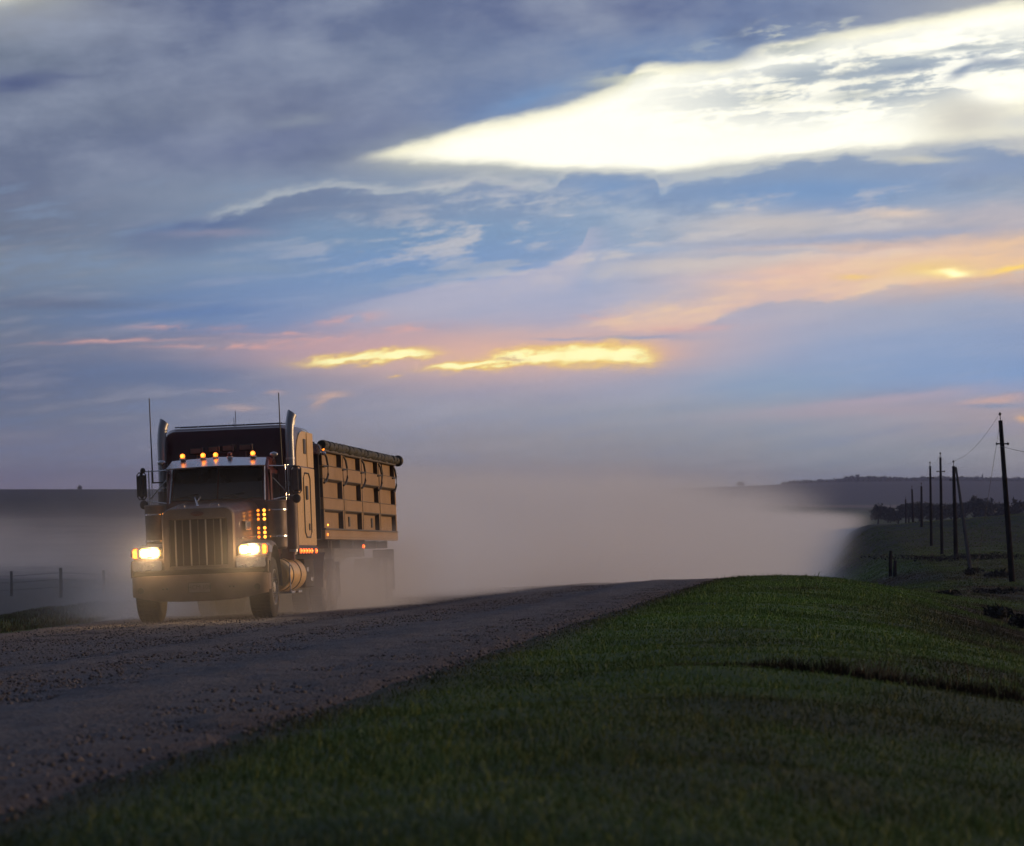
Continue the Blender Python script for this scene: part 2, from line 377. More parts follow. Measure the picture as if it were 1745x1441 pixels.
def height(X, Y):
    X = np.asarray(X, float); Y = np.asarray(Y, float)
    a, b = ab(X, Y)
    zr = plane_z(a, np.clip(b, -120, 400))
    # right-hand field
    px = CX + F*X/np.maximum(Y, 20)
    zf = np.interp(Y, [-200, 0, 30, 50, 100, 180, 300, 430, 560, 800, 9000], [-2.8, -2.8, -2.95, -3.35, -3.95, -4.45, -4.6, -3.75, -5.2, -7.2, -7.2])
    rise = np.clip((X-43)/18, -1, 2.5)*1.5*np.exp(-((Y-430)/110)**2)
    zf = zf + rise + .22*fbm(X*.06, Y*.03, 3)
    t = a - EDGE
    wv = ss(t, 1.6 + .3*vnoise(b*.08, b*0+5), 11.5)
    z = zr*(1-wv) + zf*wv
    z = z + .02*ss(t, 0, .8)*(1-ss(t, .8, 3))
    # cut bank
    d, al, L = ditch(X, Y)
    wnd = ss(al, -.1, 1.3)*(1-ss(al, L+2, L+6))
    z = z + wnd*(.05*np.exp(-((d+.5)/.6)**2) - .20*ss(d, 0, .22)*(1-ss(d, .7, 3.0)))
    # left-hand fields
    tl = lefte(b) - a
    zl = np.interp(Y, [-200, 0, 60, 160, 360, 900, 1500, 2400, 4000, 9000], [-3.4, -3.6, -4.0, -4.5, -5.4, -5.6, -3.0, 4.0, 6.5, 2])
    zl = zl + .15*fbm(X*.05, Y*.03, 3)
    wl = ss(tl, 1.6, 11)
    z = np.where(a < 0, zr*(1-wl) + zl*wl, z)
    z = z + np.where(a < 0, .16*ss(tl, .1, .9)*(1-ss(tl, 1.4, 4)), 0)
    # verge roughness, none under the road itself
    off = np.maximum(ss(t, .1, 1.2), ss(tl, .1, 1.2))
    z = z + off*(.05*fbm(X*.8, Y*.8, 3) + .08*fbm(X*.22, Y*.12, 3)*ss(Y, 12, 30))
    onroad = (1-ss(t, -.5, .1))*(1-ss(tl, -.5, .1))
    z = z - .05*onroad
    # everything far away: valley floor, then the hills on the skyline
    crest = np.interp(px, [-400, 0, 700, 1250, 1340, 1420, 1600, 1745, 2200], [834, 833, 829, 825, 823, 821, 819, 820, 818])
    hz = (HZ-crest)/F*4500
    farm = np.interp(px, [-300, 900, 1250, 1400, 1500], [0, .2, .8, 1, 1])
    hill = -7.2 + (hz+7.2)*ss(Y, 3000, 4500) + .9*fbm(X*.004, Y*.004, 4)*ss(Y, 2500, 4000)
    hill = hill - (Y > 4500)*(Y-4500)*.004
    hl = (HZ-crest)/F*2600
    lft = zl + (hl - zl)*ss(Y, 700, 2600)
    lft = lft - (Y > 2600)*(Y-2600)*.004
    zfar = lft*(1-farm) + hill*farm
    wf = ss(Y, 600, 900)
    z = z*(1-wf) + zfar*wf
    return z

# ground sheet: rows get longer with distance, columns spread like a fan
ys = [-260, -150, -80, -40, -20, -5, 3]
y = 8.0
while y < 8500:
    ys.append(y); y *= 1.0085 if y < 160 else 1.014
    if y > 1000: y *= 1.02
ys = np.array(ys)
tt = np.linspace(-1, 1, 361); tt = np.sign(tt)*(.35*np.abs(tt) + .65*np.abs(tt)**2.6)
gx = np.array([tt*(30 + .62*max(Y, 0)) for Y in ys]); gy = np.repeat(ys[:, None], 361, 1)
# fan follows the road so that its edges are well resolved
gx = gx + (P0[0] + 6.0 + (gy-P0[1])*.04)*np.clip(gy/30, 0, 1)*(gy < 1e9)
GZ = height(gx, gy)
nr, nc = gx.shape
idx = np.arange(nr*nc).reshape(nr, nc)
quads = np.stack([idx[:-1, :-1], idx[:-1, 1:], idx[1:, 1:], idx[1:, :-1]], -1).reshape(-1, 4)
Vg = np.stack([gx, gy, GZ+EYE], -1).reshape(-1, 3)
def cover(X, Y):
    """how brown, how lush and, painted shade included, how dark the growth is at a place"""
    a, b = ab(X, Y); t = a - EDGE; tl = lefte(b) - a
    d, al, L = ditch(X, Y); wn = ss(al, -.1, 1.3)*(1-ss(al, L+2, L+6))
    br = wn*ss(d, .0, .3)*(1-ss(d, 1.0, 3.2))*.95
    br = np.maximum(br, ss(fbm(X*.55+4, Y*.20, 5), .08, .40)*ss(t, .8, 3)*.5)
    br = np.maximum(br, ss(X/np.maximum(Y, 10), .095, .13)*ss(Y, 32, 48)*(1-ss(Y, 150, 320))*ss(fbm(X*.22, Y*.06+7, 4), -.30, .2)*.95)
    br = np.maximum(br, (a < 0)*ss(tl, .6, 3)*.9)
    br = np.maximum(br, np.exp(-(np.maximum(t, 0)/.32)**2)*(t > -1)*.8)
    br = np.maximum(br, np.exp(-((X-23.5)/2.6)**2 - ((Y-225)/34)**2)*1.2)
    lu = np.exp(-((t-2.2-np.clip(b, 0, 90)*.05)/3.2)**2)*ss(Y, 14, 50)*(1-ss(Y, 230, 330))
    lu = lu*(.55+.45*ss(fbm(X*.35+9, Y*.2, 4), -.25, .25))
    dk = ss(fbm(X*.5+3, Y*.3+8, 4), .0, .5)*.45
    dk = np.maximum(dk, wn*ss(d, -.35, .03)*(1-ss(d, .25, .8)))  # dark band along the bank, its shade put into the colour
    return np.clip(br, 0, 1), np.clip(lu, 0, 1), np.clip(dk, 0, 1)
A_, B_ = ab(gx, gy); TL = lefte(B_) - A_
brown, lush, darkp = cover(gx, gy)
stub = ss(gy, 195, 205)*(A_ < -6)*(1-ss(gy, 800, 1000))*1.0      # pale stubble field on the left
stub = np.maximum(stub, np.exp(-((gy-2400)/700)**2)*(gx > 0)*ss(fbm(gx*.002, gy*.002, 2), -.4, .1))
g = G('ground_cover')
n1 = g.noise(.5, 6, .6); n2 = g.noise(7, 4, .65); n3 = g.noise(.06, 3, .5, w=40)
c = g.mix(g.rng(n1, .35, .65), (.036, .064, .017), (.048, .078, .022))
c = g.mix(g.attr('lush'), c, g.mix(g.rng(n1, .3, .7), (.062, .145, .020), (.082, .160, .028)))
c = g.mix(g.attr('brown'), c, g.mix(g.rng(n2, .3, .7), (.030, .026, .022), (.050, .042, .034)))
c = g.mix(g.attr('leftfield'), c, g.mix(g.rng(n2, .3, .7), (.060, .046, .038), (.088, .070, .058)))
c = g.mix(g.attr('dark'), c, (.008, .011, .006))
c = g.mix(g.rng(n2, .35, .7, 0, .45), c, (.014, .020, .009))
c = g.mix(g.attr('stubble'), c, g.mix(g.rng(n3, .35, .65), (.13, .10, .085), (.20, .155, .13)))
c = g.mix(g.attr('ridge'), c, g.mix(g.rng(n1, .40, .60), (.008, .010, .006), (.026, .024, .014)))
c = g.mix(g.attr('distant'), c, g.mix(g.rng(g.noise(.004, 5, .6), .4, .6), (.008, .009, .014), (.014, .015, .018)))
g.base(c); g.b.inputs['Roughness'].default_value = .95; g.b.inputs['Specular IOR Level'].default_value = .15
g.bump(n2, .7, .06)
distant = np.where(gx/np.maximum(gy, 1) > .06, ss(gy, 2900, 3300), ss(gy, 900, 1500))
ground = mesh_np('ground', Vg, quads=quads, mat=g.m, smooth=True,
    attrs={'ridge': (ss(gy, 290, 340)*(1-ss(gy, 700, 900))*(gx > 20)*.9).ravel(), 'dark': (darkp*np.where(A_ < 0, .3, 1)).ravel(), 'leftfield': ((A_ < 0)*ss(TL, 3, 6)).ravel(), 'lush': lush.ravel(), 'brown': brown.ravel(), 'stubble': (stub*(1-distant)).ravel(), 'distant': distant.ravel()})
tag(ground, 'dark grassy prairie ground with fields and far hills', 'ground', kind='structure')

# ------------------------------------------------------------------ gravel road
bs = np.concatenate([np.arange(-100, -53, 2.0), np.arange(-53, 10, .16), np.arange(10, 60, .5), np.arange(60, 230, 2.5)])
nx = 200
RV = []; crn = []
for bb in bs:
    l, r = lefte(bb) - .05, redge(np.array(bb))
    aa = np.linspace(l, r, nx); z = plane_z(aa, bb)
    RVx = P0[0] + aa*rv[0] + bb*ru[0]; RVy = P0[1] + aa*rv[1] + bb*ru[1]
    w_ = (aa-l)/(r-l)
    # wheel tracks and loose windrows
    rut = -.020*np.exp(-((aa+1.05)/.35)**2) - .020*np.exp(-((aa-1.05)/.35)**2) - .015*np.exp(-((aa-4.4)/.4)**2) - .015*np.exp(-((aa-2.6)/.4)**2)
    win = .03*np.exp(-((aa-5.9)/.5)**2) + .02*np.exp(-((aa-3.5)/.3)**2)
    rough = .020*fbm(RVx*1.3, RVy*.7, 4) + .022*fbm(RVx*6, RVy*3.5, 3)
    edge_ = ss(np.minimum(w_, 1-w_)*(r-l), 0, .35)
    z = z - .06 + .07*edge_ + (rut+win+rough)*edge_
    RV.append(np.stack([RVx, RVy, z+EYE], -1)); crn.append(np.stack([aa*0+bb, aa], -1))
RV = np.array(RV); nr2 = len(bs)
idx = np.arange(nr2*nx).reshape(nr2, nx)
quads = np.stack([idx[:-1, :-1], idx[:-1, 1:], idx[1:, 1:], idx[1:, :-1]], -1).reshape(-1, 4)
AA = np.array(crn)[..., 1]; BB = np.array(crn)[..., 0]
loose = .5*np.exp(-((AA-5.9)/.9)**2) + .5*np.exp(-((AA-3.5)/.5)**2) + .5*np.exp(-(AA/.5)**2)
dustf = np.exp(-((AA+1)/2.2)**2)*ss(BB, -30, -2)
edgef = np.exp(-((redge(BB)-AA)/.7)**2)
g = G('gravel')
n1 = g.noise(22, 5, .7); n2 = g.noise(1.2, 5, .6, stretch=(1.6, .6, 1)); n4 = g.noise(60, 3, .6)
c = g.mix(g.rng(n2, .35, .65), (.098, .091, .098), (.152, .142, .148))
vor = g.n('ShaderNodeTexVoronoi'); tcn = g.n('ShaderNodeTexCoord'); g.l(tcn.outputs['Object'], vor.inputs['Vector']); vor.inputs['Scale'].default_value = 26
c = g.mix(g.rng(vor.outputs['Color'], .55, .95, 0, .75), c, (.24, .21, .21))
c = g.mix(g.rng(n1, .30, .45, .7, 0), c, (.045, .038, .044))
c = g.mix(g.attr('dusty'), c, (.19, .145, .12))
c = g.mix(g.attr('edge'), c, (.105, .066, .050))
g.base(c); g.b.inputs['Roughness'].default_value = .9; g.b.inputs['Specular IOR Level'].default_value = .3
ad = g.n('ShaderNodeMath', operation='ADD'); g.l(n1, ad.inputs[0]); g.l(vor.outputs['Distance'], ad.inputs[1])
g.bump(ad.outputs[0], 1.0, .06)
road = mesh_np('road', RV.reshape(-1, 3), quads=quads, mat=g.m, smooth=True, attrs={'dusty': (dustf*.8).ravel(), 'edge': (edgef*.7).ravel()})
tag(road, 'grey-brown gravel road with wheel tracks and loose stones', 'road', kind='structure')

# loose stones on the road
def stones(n, bmin, bmax, s0, s1, name):
    b = bmin + (bmax-bmin)*RNG.random(n)**1.6
    a = lefte(b) + .2 + RNG.random(n)*(EDGE - .1 - lefte(b))
    band = .25 + .75*np.exp(-((a-5.9)/.8)**2) + .7*np.exp(-((a-3.5)/.45)**2) + .7*np.exp(-(a/.6)**2) + .3*ss(fbm(a*.8, b*.4, 3), .0, .5)
    k = RNG.random(n) < band; a, b = a[k], b[k]; n = len(a)
    s = s0 + (s1-s0)*RNG.random(n)**2.2
    x = P0[0]+a*rv[0]+b*ru[0]; y = P0[1]+a*rv[1]+b*ru[1]; z = plane_z(a, b)+EYE+.012
    dirs = np.array([(1,0,0),(0,1,0),(-1,0,0),(0,-1,0),(.1,.1,.75),(0,0,-.6)])
    Vv = dirs[None]*(.6+.7*RNG.random((n, 6, 1)))*s[:, None, None]
    th = RNG.random(n)*6.28; cth, sth = np.cos(th)[:, None], np.sin(th)[:, None]
    X2 = Vv[..., 0]*cth - Vv[..., 1]*sth; Y2 = Vv[..., 0]*sth + Vv[..., 1]*cth
    Vv = np.stack([X2+x[:, None], Y2+y[:, None], Vv[..., 2]+z[:, None]], -1).reshape(-1, 3)
    f = np.array([(0,1,4),(1,2,4),(2,3,4),(3,0,4),(1,0,5),(2,1,5),(3,2,5),(0,3,5)])
    T = (f[None] + (np.arange(n)*6)[:, None, None]).reshape(-1, 3)
    return mesh_np(name, Vv, tris=T, mat=MS, attrs={'tone': np.repeat(RNG.random(n), 6)})
g = G('loose_stone'); g.base(g.mix(g.attr('tone'), (.045, .040, .044), (.17, .15, .15))); g.b.inputs['Roughness'].default_value = .85
MS = g.m
st = stones(150000, -52, 44, .005, .024, 'gravel')
tag(st, 'loose gravel stones strewn over the road', 'gravel', kind='stuff')

# ------------------------------------------------------------------ grass
def blades(name, x, y, h, w, lean, mat, tone, dry, darkk=1.0):
    n = len(x); z = height(x, y)+EYE-.01
    th = RNG.random(n)*6.283; ln = lean*RNG.random(n)*h; dxl, dyl = np.cos(th)*ln, np.sin(th)*ln
    ph = RNG.random(n)*3.1416; wx, wy = np.cos(ph)*w, np.sin(ph)*w*.4
    P = np.zeros((n, 5, 3))
    P[:, 0] = np.stack([x-wx, y-wy, z], -1); P[:, 1] = np.stack([x+wx, y+wy, z], -1)
    P[:, 2] = np.stack([x+wx*.7+dxl*.35, y+wy*.7+dyl*.35, z+h*.55], -1); P[:, 3] = np.stack([x-wx*.7+dxl*.35, y-wy*.7+dyl*.35, z+h*.55], -1)
    P[:, 4] = np.stack([x+dxl, y+dyl, z+h*(1-.3*lean)], -1)
    f = np.array([(0,1,2),(0,2,3),(3,2,4)])
    T = (f[None] + (np.arange(n)*5)[:, None, None]).reshape(-1, 3)
    return mesh_np(name, P.reshape(-1, 3), tris=T, mat=mat, attrs={'tone': np.repeat(tone, 5), 'dry': np.repeat(dry, 5), 'lush': np.repeat(cover(x, y)[1], 5), 'stalk_shade': np.repeat((np.asarray(darkk) >= 1)*(np.ndim(darkk) > 0)*np.ones(n), 5), 'straw': np.repeat((np.ndim(darkk) > 0)*(np.asarray(darkk) < 1)*(RNG.random(n) < .5)*np.ones(n), 5), 'dark': np.repeat(np.maximum(cover(x, y)[2], (np.asarray(darkk) >= 1)*(np.ndim(darkk) > 0))*darkk, 5)})
g = G('grass_blade')
c = g.mix(g.attr('tone'), (.140, .195, .056), (.180, .235, .072))
c = g.mix(g.attr('lush'), c, g.mix(g.attr('tone'), (.175, .300, .058), (.225, .345, .078)))
c = g.mix(g.attr('dry'), c, g.mix(g.attr('tone'), (.092, .068, .052), (.150, .110, .082)))
c = g.mix(g.attr('dark'), c, (.042, .058, .026)); c = g.mix(g.attr('stalk_shade'), c, (.020, .016, .012)); c = g.mix(g.attr('straw'), c, (.150, .088, .056))  # front weeds near black: shade at their foot put into the colour
g.base(c); g.b.inputs['Roughness'].default_value = .8; g.b.inputs['Specular IOR Level'].default_value = .2
MG = g.m
n = 760000
yy = 10*np.exp(RNG.random(n)*math.log(440/10.)); 
a_e = RNG.random(n)
xl = P0[0] + (EDGE-.35)*rv[0] + (yy-P0[1])*ru[0]/ru[1]
xr = np.maximum(.175*yy + 5.0, xl+1)
xx = xl + (xr-xl)*a_e**.9
aa, bb = ab(xx, yy); t = aa - redge(bb)
k = (t > -.12) & (RNG.random(n) < .55 + .45*ss(t, -.1, .25)); xx, yy, t, bb, aa = xx[k], yy[k], t[k], bb[k], aa[k]
br, lu, dk = cover(xx, yy)
dry = np.clip(br*.9 + .25*(RNG.random(len(xx)) < .05), 0, 1)
h = (.018 + .038*RNG.random(len(xx))**1.6)*(1 + .8*ss(fbm(xx*.9, yy*.9, 3), 0, .5))*(1 + .5*ss(yy, 30, 80))*(.75+.25*ss(t, 0, .6))
tuft = RNG.random(len(xx)) < .012; h = h*np.where(tuft, 2.6, 1)
w = .0018 + .00011*yy; h = h*(1-.8*(1-ss(t, 0, 1))*ss(yy, 90, 160)); dd, al, L = ditch(xx, yy); h = h*(1-.93*ss(al, -.1, 1.3)*(1-ss(al, L+2, L+6))*ss(dd, -.05, .08)*(1-ss(dd, .6, 1.0)))
grass = blades('grass', xx, yy, h, w, .9, MG, RNG.random(len(xx)), dry)
tag(grass, 'short dark green grass covering the roadside verge', 'grass', kind='stuff')
# left shoulder
n = 30000
bb = -22 + 70*RNG.random(n); tl = .05 + 3.2*RNG.random(n)**1.3; aa = lefte(bb) - tl
xx = P0[0]+aa*rv[0]+bb*ru[0]; yy = P0[1]+aa*rv[1]+bb*ru[1]
grass2 = blades('grass', xx, yy, .04+.09*RNG.random(n), np.full(n, .010), .8, MG, RNG.random(n)*.4, .35+.6*RNG.random(n))
tag(grass2, 'dark grass on the far shoulder left of the road', 'grass', kind='stuff')
# tall dry weeds along the cut bank, the front row darkened as painted shade
n = 52000
al = RNG.random(n)*10.5 - .5; ax, ay, bx, by = 1.0, 26.4, 5.2, 21.3; L = math.hypot(bx-ax, by-ay); tx, ty = (bx-ax)/L, (by-ay)/L
ca = np.round(al*1.6 + RNG.normal(0, .25, n))/1.6
front = RNG.random(n) < .55
off = np.where(front, .0 + .30*RNG.random(n), .22 + np.abs(RNG.normal(0, .55, n))) - .35*fbm(al*.55, al*0+1, 3)
xx = ax + al*tx - ty*off; yy = ay + al*ty + tx*off
hh = np.where(front, .07 + .09*RNG.random(n), .16 + .30*RNG.random(n)**2.0)*ss(al, -.2, 2.0)*(.65+.7*ss(fbm(al*2.2, off*2, 3), -.2, .35))
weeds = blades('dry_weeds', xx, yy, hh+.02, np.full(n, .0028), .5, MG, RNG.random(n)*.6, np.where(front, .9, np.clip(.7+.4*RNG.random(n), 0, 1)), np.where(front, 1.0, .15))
tag(weeds, 'tall brown weeds along the low cut bank at the right', 'weeds', kind='stuff')
# ------------------------------------------------------------------ mesh builder for the made objects
SPLIT = {'clamp', 'hatch_handle', 'pillar_trim', 'hood_vent', 'tow_eye', 'lift_handle', 'latch', 'mudflap', 'bulb', 'inspection_slot', 'marker_bulb', 'air_strap', 'tank_strap', 'antenna_bracket', 'rail', 'wiper', 'rear_handle'}
class MB:
    def __init__(s): s.bm = bmesh.new()
    def _add(s, tmp, M=None, smooth=False):
        if M is not None: bmesh.ops.transform(tmp, matrix=M, verts=tmp.verts)
        for f in tmp.faces: f.smooth = smooth
        me = bpy.data.meshes.new('tmp'); tmp.to_mesh(me); tmp.free(); s.bm.from_mesh(me); bpy.data.meshes.remove(me); return s
    def box(s, x0, x1, y0, y1, z0, z1, bev=.008, M=None, seg=1):
        t = bmesh.new(); bmesh.ops.create_cube(t, size=1)
        bmesh.ops.transform(t, matrix=Matrix.Translation(((x0+x1)/2, (y0+y1)/2, (z0+z1)/2)) @ Matrix.Diagonal((x1-x0, y1-y0, z1-z0, 1)), verts=t.verts)
        if bev: bmesh.ops.bevel(t, geom=list(t.edges), offset=min(bev, .45*min(abs(x1-x0), abs(y1-y0), abs(z1-z0))), segments=seg, affect='EDGES', clamp_overlap=True)
        return s._add(t, M, smooth=seg > 1)
    def cyl(s, p, q, r, r2=None, n=20, bev=0, smooth=True):
        p, q = Vector(p), Vector(q); d = q-p; t = bmesh.new()
        bmesh.ops.create_cone(t, cap_ends=True, segments=n, radius1=r, radius2=r if r2 is None else r2, depth=d.length)
        if bev:
            e = [e for e in t.edges if all(abs(abs(v.co.z)-d.length/2) < 1e-5 for v in e.verts)]
            bmesh.ops.bevel(t, geom=e, offset=bev, segments=3, affect='EDGES')
        M = Matrix.Translation((p+q)/2) @ d.to_track_quat('Z', 'Y').to_matrix().to_4x4()
        s._add(t, M)
        s.bm.faces.ensure_lookup_table()
        return s._smooth_sides(smooth)
    def _smooth_sides(s, on):
        for f in s.bm.faces:
            if len(f.verts) <= 4 and on: pass
        return s
    def ball(s, c, rx, ry=None, rz=None, n=16):
        t = bmesh.new(); bmesh.ops.create_uvsphere(t, u_segments=n, v_segments=max(6, n//2), radius=1)
        return s._add(t, Matrix.Translation(c) @ Matrix.Diagonal((rx, ry or rx, rz or rx, 1)), smooth=True)
    def tube(s, pts, r, n=8, closed=False):
        P = [Vector(p) for p in pts]; t = bmesh.new(); rings = []
        L = len(P)
        for i, p in enumerate(P):
            a = P[(i-1) % L] if (closed or i > 0) else p; b = P[(i+1) % L] if (closed or i < L-1) else p
            d = (b-a).normalized(); up = Vector((0, 0, 1)) if abs(d.z) < .9 else Vector((0, 1, 0))
            e1 = d.cross(up).normalized(); e2 = d.cross(e1)
            rr = r[i] if isinstance(r, (list, tuple)) else r
            rings.append([t.verts.new(p + e1*rr*math.cos(k*6.28318/n) + e2*rr*math.sin(k*6.28318/n)) for k in range(n)])
        for i in range(L if closed else L-1):
            A, B = rings[i], rings[(i+1) % L]
            for k in range(n): t.faces.new((A[k], A[(k+1) % n], B[(k+1) % n], B[k]))
        if not closed:
            t.faces.new(rings[0][::-1]); t.faces.new(rings[-1])
        return s._add(t, smooth=True)
    def prism(s, poly, axis, lo, hi, bev=0, smooth=False):
        """polygon in the plane normal to axis, extruded lo..hi"""
        t = bmesh.new()
        def mk(p, h):
            if axis == 'x': return (h, p[0], p[1])
            if axis == 'y': return (p[0], h, p[1])
            return (p[0], p[1], h)
        A = [t.verts.new(mk(p, lo)) for p in poly]; B = [t.verts.new(mk(p, hi)) for p in poly]; n = len(poly)
        t.faces.new(A); t.faces.new(B[::-1])
        for i in range(n): t.faces.new((A[i], B[i], B[(i+1) % n], A[(i+1) % n]))
        bmesh.ops.recalc_face_normals(t, faces=list(t.faces))
        if bev: bmesh.ops.bevel(t, geom=list(t.edges), offset=bev, segments=2, affect='EDGES', clamp_overlap=True)
        return s._add(t, smooth=smooth)
    def loft(s, rings, close=True, caps=True, smooth=True):
        t = bmesh.new(); R_ = [[t.verts.new(p) for p in r] for r in rings]; n = len(R_[0])
        for A, B in zip(R_, R_[1:]):
            for k in range(n if close else n-1): t.faces.new((A[k], A[(k+1) % n], B[(k+1) % n], B[k]))
        if caps: t.faces.new(R_[0][::-1]); t.faces.new(R_[-1])
        bmesh.ops.recalc_face_normals(t, faces=list(t.faces))
        return s._add(t, smooth=smooth)
    def lathe(s, prof, c, axis='x', n=32):
        """prof = [(along, radius)] spun round an axis through c"""
        rings = []
        for a, r in prof:
            ring = []
            for k in range(n):
                u_, w_ = r*math.cos(k*6.28318530718/n), r*math.sin(k*6.28318530718/n)
                p = {'x': (a, u_, w_), 'y': (u_, a, w_), 'z': (u_, w_, a)}[axis]
                ring.append((c[0]+p[0], c[1]+p[1], c[2]+p[2]))
            rings.append(ring)
        return s.loft(rings)
    def build(s, name, mat, parent=None, sharp=35):
        if name in SPLIT:
            left = set(s.bm.verts); out = None
            while left:
                st = [left.pop()]; isl = set(st)
                while st:
                    for e in st.pop().link_edges:
                        for v in e.verts:
                            if v not in isl: isl.add(v); st.append(v)
                left -= isl
                q = MB(); mp = {v: q.bm.verts.new(v.co) for v in isl}
                for f in s.bm.faces:
                    if f.verts[0] in isl: nf = q.bm.faces.new([mp[v] for v in f.verts]); nf.smooth = f.smooth
                out = q._finish(name, mat, parent, sharp)
            s.bm.free(); return out
        return s._finish(name, mat, parent, sharp)
    def _finish(s, name, mat, parent, sharp):
        me = bpy.data.meshes.new(name); s.bm.to_mesh(me); s.bm.free(); me.materials.append(mat)
        if any(p.use_smooth for p in me.polygons): me.set_sharp_from_angle(angle=R(sharp))
        o = bpy.data.objects.new(name, me); COL.objects.link(o)
        if parent: o.parent = parent
        return o
def empty(name, loc, M=None):
    o = bpy.data.objects.new(name, None); COL.objects.link(o); o.empty_display_size = .3
    o.matrix_world = M if M is not None else Matrix.Translation(loc)
    return o
def copy_tree(o, parent=None):
    c = o.copy(); COL.objects.link(c); c.parent = parent
    for ch in list(o.children): copy_tree(ch, c)
    return c

def paint(name, col, rough=.35, metal=0, dust=.3, dustc=(.16,.13,.105), coat=0, scale=3, bumps=0, spec=.5, drop=True):
    """a worn surface: base colour broken by dust that lies thicker lower down"""
    g = G(name)
    n1 = g.noise(scale, 6, .65); n2 = g.noise(scale*.35, 3, .5)
    d = g.rng(n1, .35, .75, 0, 1)
    m = g.n('ShaderNodeMath', operation='MULTIPLY'); g.l(d, m.inputs[0]); g.l(g.rng(n2, .3, .7, .3, 1), m.inputs[1])
    k = g.n('ShaderNodeMath', operation='MULTIPLY_ADD'); g.l(m.outputs[0], k.inputs[0]); k.inputs[1].default_value = dust; k.inputs[2].default_value = dust*.5
    fac = k.outputs[0]
    g.base(g.mix(fac, col, dustc))
    r = g.n('ShaderNodeMapRange'); g.l(fac, r.inputs[0]); r.inputs[3].default_value = rough; r.inputs[4].default_value = .85; g.l(r.outputs[0], g.b.inputs['Roughness'])
    if metal:
        r2 = g.n('ShaderNodeMapRange'); g.l(fac, r2.inputs[0]); r2.inputs[3].default_value = metal; r2.inputs[4].default_value = 0; g.l(r2.outputs[0], g.b.inputs['Metallic'])
    g.b.inputs['Coat Weight'].default_value = coat; g.b.inputs['Coat Roughness'].default_value = .08; g.b.inputs['Specular IOR Level'].default_value = spec
    if bumps: g.bump(g.noise(scale*1.5, 3, .5), .25, bumps)
    return g.m
def glow(name, col, strength):
    g = G(name); g.base(col); g.b.inputs['Emission Color'].default_value = (*col, 1); g.b.inputs['Emission Strength'].default_value = strength
    g.b.inputs['Roughness'].default_value = .3; return g.m
M = dict(
    red=paint('dark_red_paint', (.060,.005,.008), .34, 0, .35, coat=.35, dustc=(.09,.06,.05)),
    cabred=paint('cab_red_paint', (.13,.007,.008), .28, 0, .3, coat=.6, dustc=(.10,.06,.05)),
    chrome=paint('chrome', (.62,.62,.64), .12, 1, .25, dustc=(.22,.19,.17)),
    dirty=paint('dusty_steel', (.26,.215,.195), .40, .85, .75, dustc=(.080,.050,.040), bumps=.004),
    bumper=paint('dusty_bumper', (.29,.225,.19), .42, .8, .8, dustc=(.105,.060,.042), scale=2.2, bumps=.006),
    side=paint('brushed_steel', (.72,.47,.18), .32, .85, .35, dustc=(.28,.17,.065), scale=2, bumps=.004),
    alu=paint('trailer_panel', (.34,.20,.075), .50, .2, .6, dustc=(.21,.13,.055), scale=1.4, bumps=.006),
    post=paint('trailer_trim_and_shade', (.075,.062,.045), .6, 0, .5, dustc=(.10,.075,.05)),  # dark trim, also the shade painted on the posts' front faces
    stack=paint('exhaust_steel', (.36,.38,.42), .30, .9, .25, dustc=(.12,.11,.11)),
    black=paint('black_plastic', (.014,.014,.015), .5, 0, .35, dustc=(.06,.05,.045)),
    under=paint('underbody', (.016,.014,.013), .8, 0, .6, dustc=(.055,.045,.038)),
    rubber=paint('tyre_rubber', (.014,.013,.013), .85, 0, .6, dustc=(.045,.034,.028), scale=6),
    rim=paint('wheel_rim', (.45,.44,.43), .35, .8, .6, dustc=(.14,.11,.09)),
    tarp=paint('tarp_canvas', (.030,.032,.026), .8, 0, .5, dustc=(.08,.075,.06), scale=5, bumps=.02),
    grillebar=paint('grille_bar', (.42,.38,.36), .25, .9, .45, dustc=(.20,.15,.12)),
    mesh=paint('grille_mesh', (.022,.010,.008), .7, 0, .5, dustc=(.06,.032,.022), scale=20),
    amber=glow('amber_lamp', (1.0,.20,.015), 3.2), amber2=glow('amber_bright', (1.0,.34,.035), 4.2),
    redlamp=glow('red_lamp', (1.0,.09,.012), 4), hot=glow('headlight_lens', (1.0,.58,.16), 5.5), white_hot=glow('headlight_bulb', (1.0,.74,.34), 30), off=paint('lamp_unlit', (.14,.010,.008), .3, 0, .2),
    white=paint('plate_paint', (.30,.25,.22), .6, 0, .6, dustc=(.15,.11,.09)), ink=paint('plate_ink', (.05,.035,.03), .7, 0, .4),
    badge=paint('badge_red', (.10,.012,.010), .4, 0, .3, dustc=(.07,.03,.02)),
)
g = G('windshield_glass'); g.base((.012,.012,.012)); g.b.inputs['Roughness'].default_value = .06; g.b.inputs['Coat Weight'].default_value = .5
nn = g.noise(2.5, 4); g.base(g.mix(g.rng(nn, .4, .8, 0, .35), (.010,.009,.009), (.06,.05,.045))); M['glass'] = g.m

RT = Matrix(((rv[0], ru[0], rn[0], P0[0]), (rv[1], ru[1], rn[1], P0[1]), (rv[2], ru[2], rn[2], P0[2]+EYE), (0, 0, 0, 1)))
def mirror_pair(fn):
    for sg in (-1, 1): fn(sg)

# ================================================================== the tractor
truck = empty('semi_truck', (0,0,0), RT)
tag(truck, 'dark red long-nose semi truck with lit headlights driving on the gravel road', 'truck')

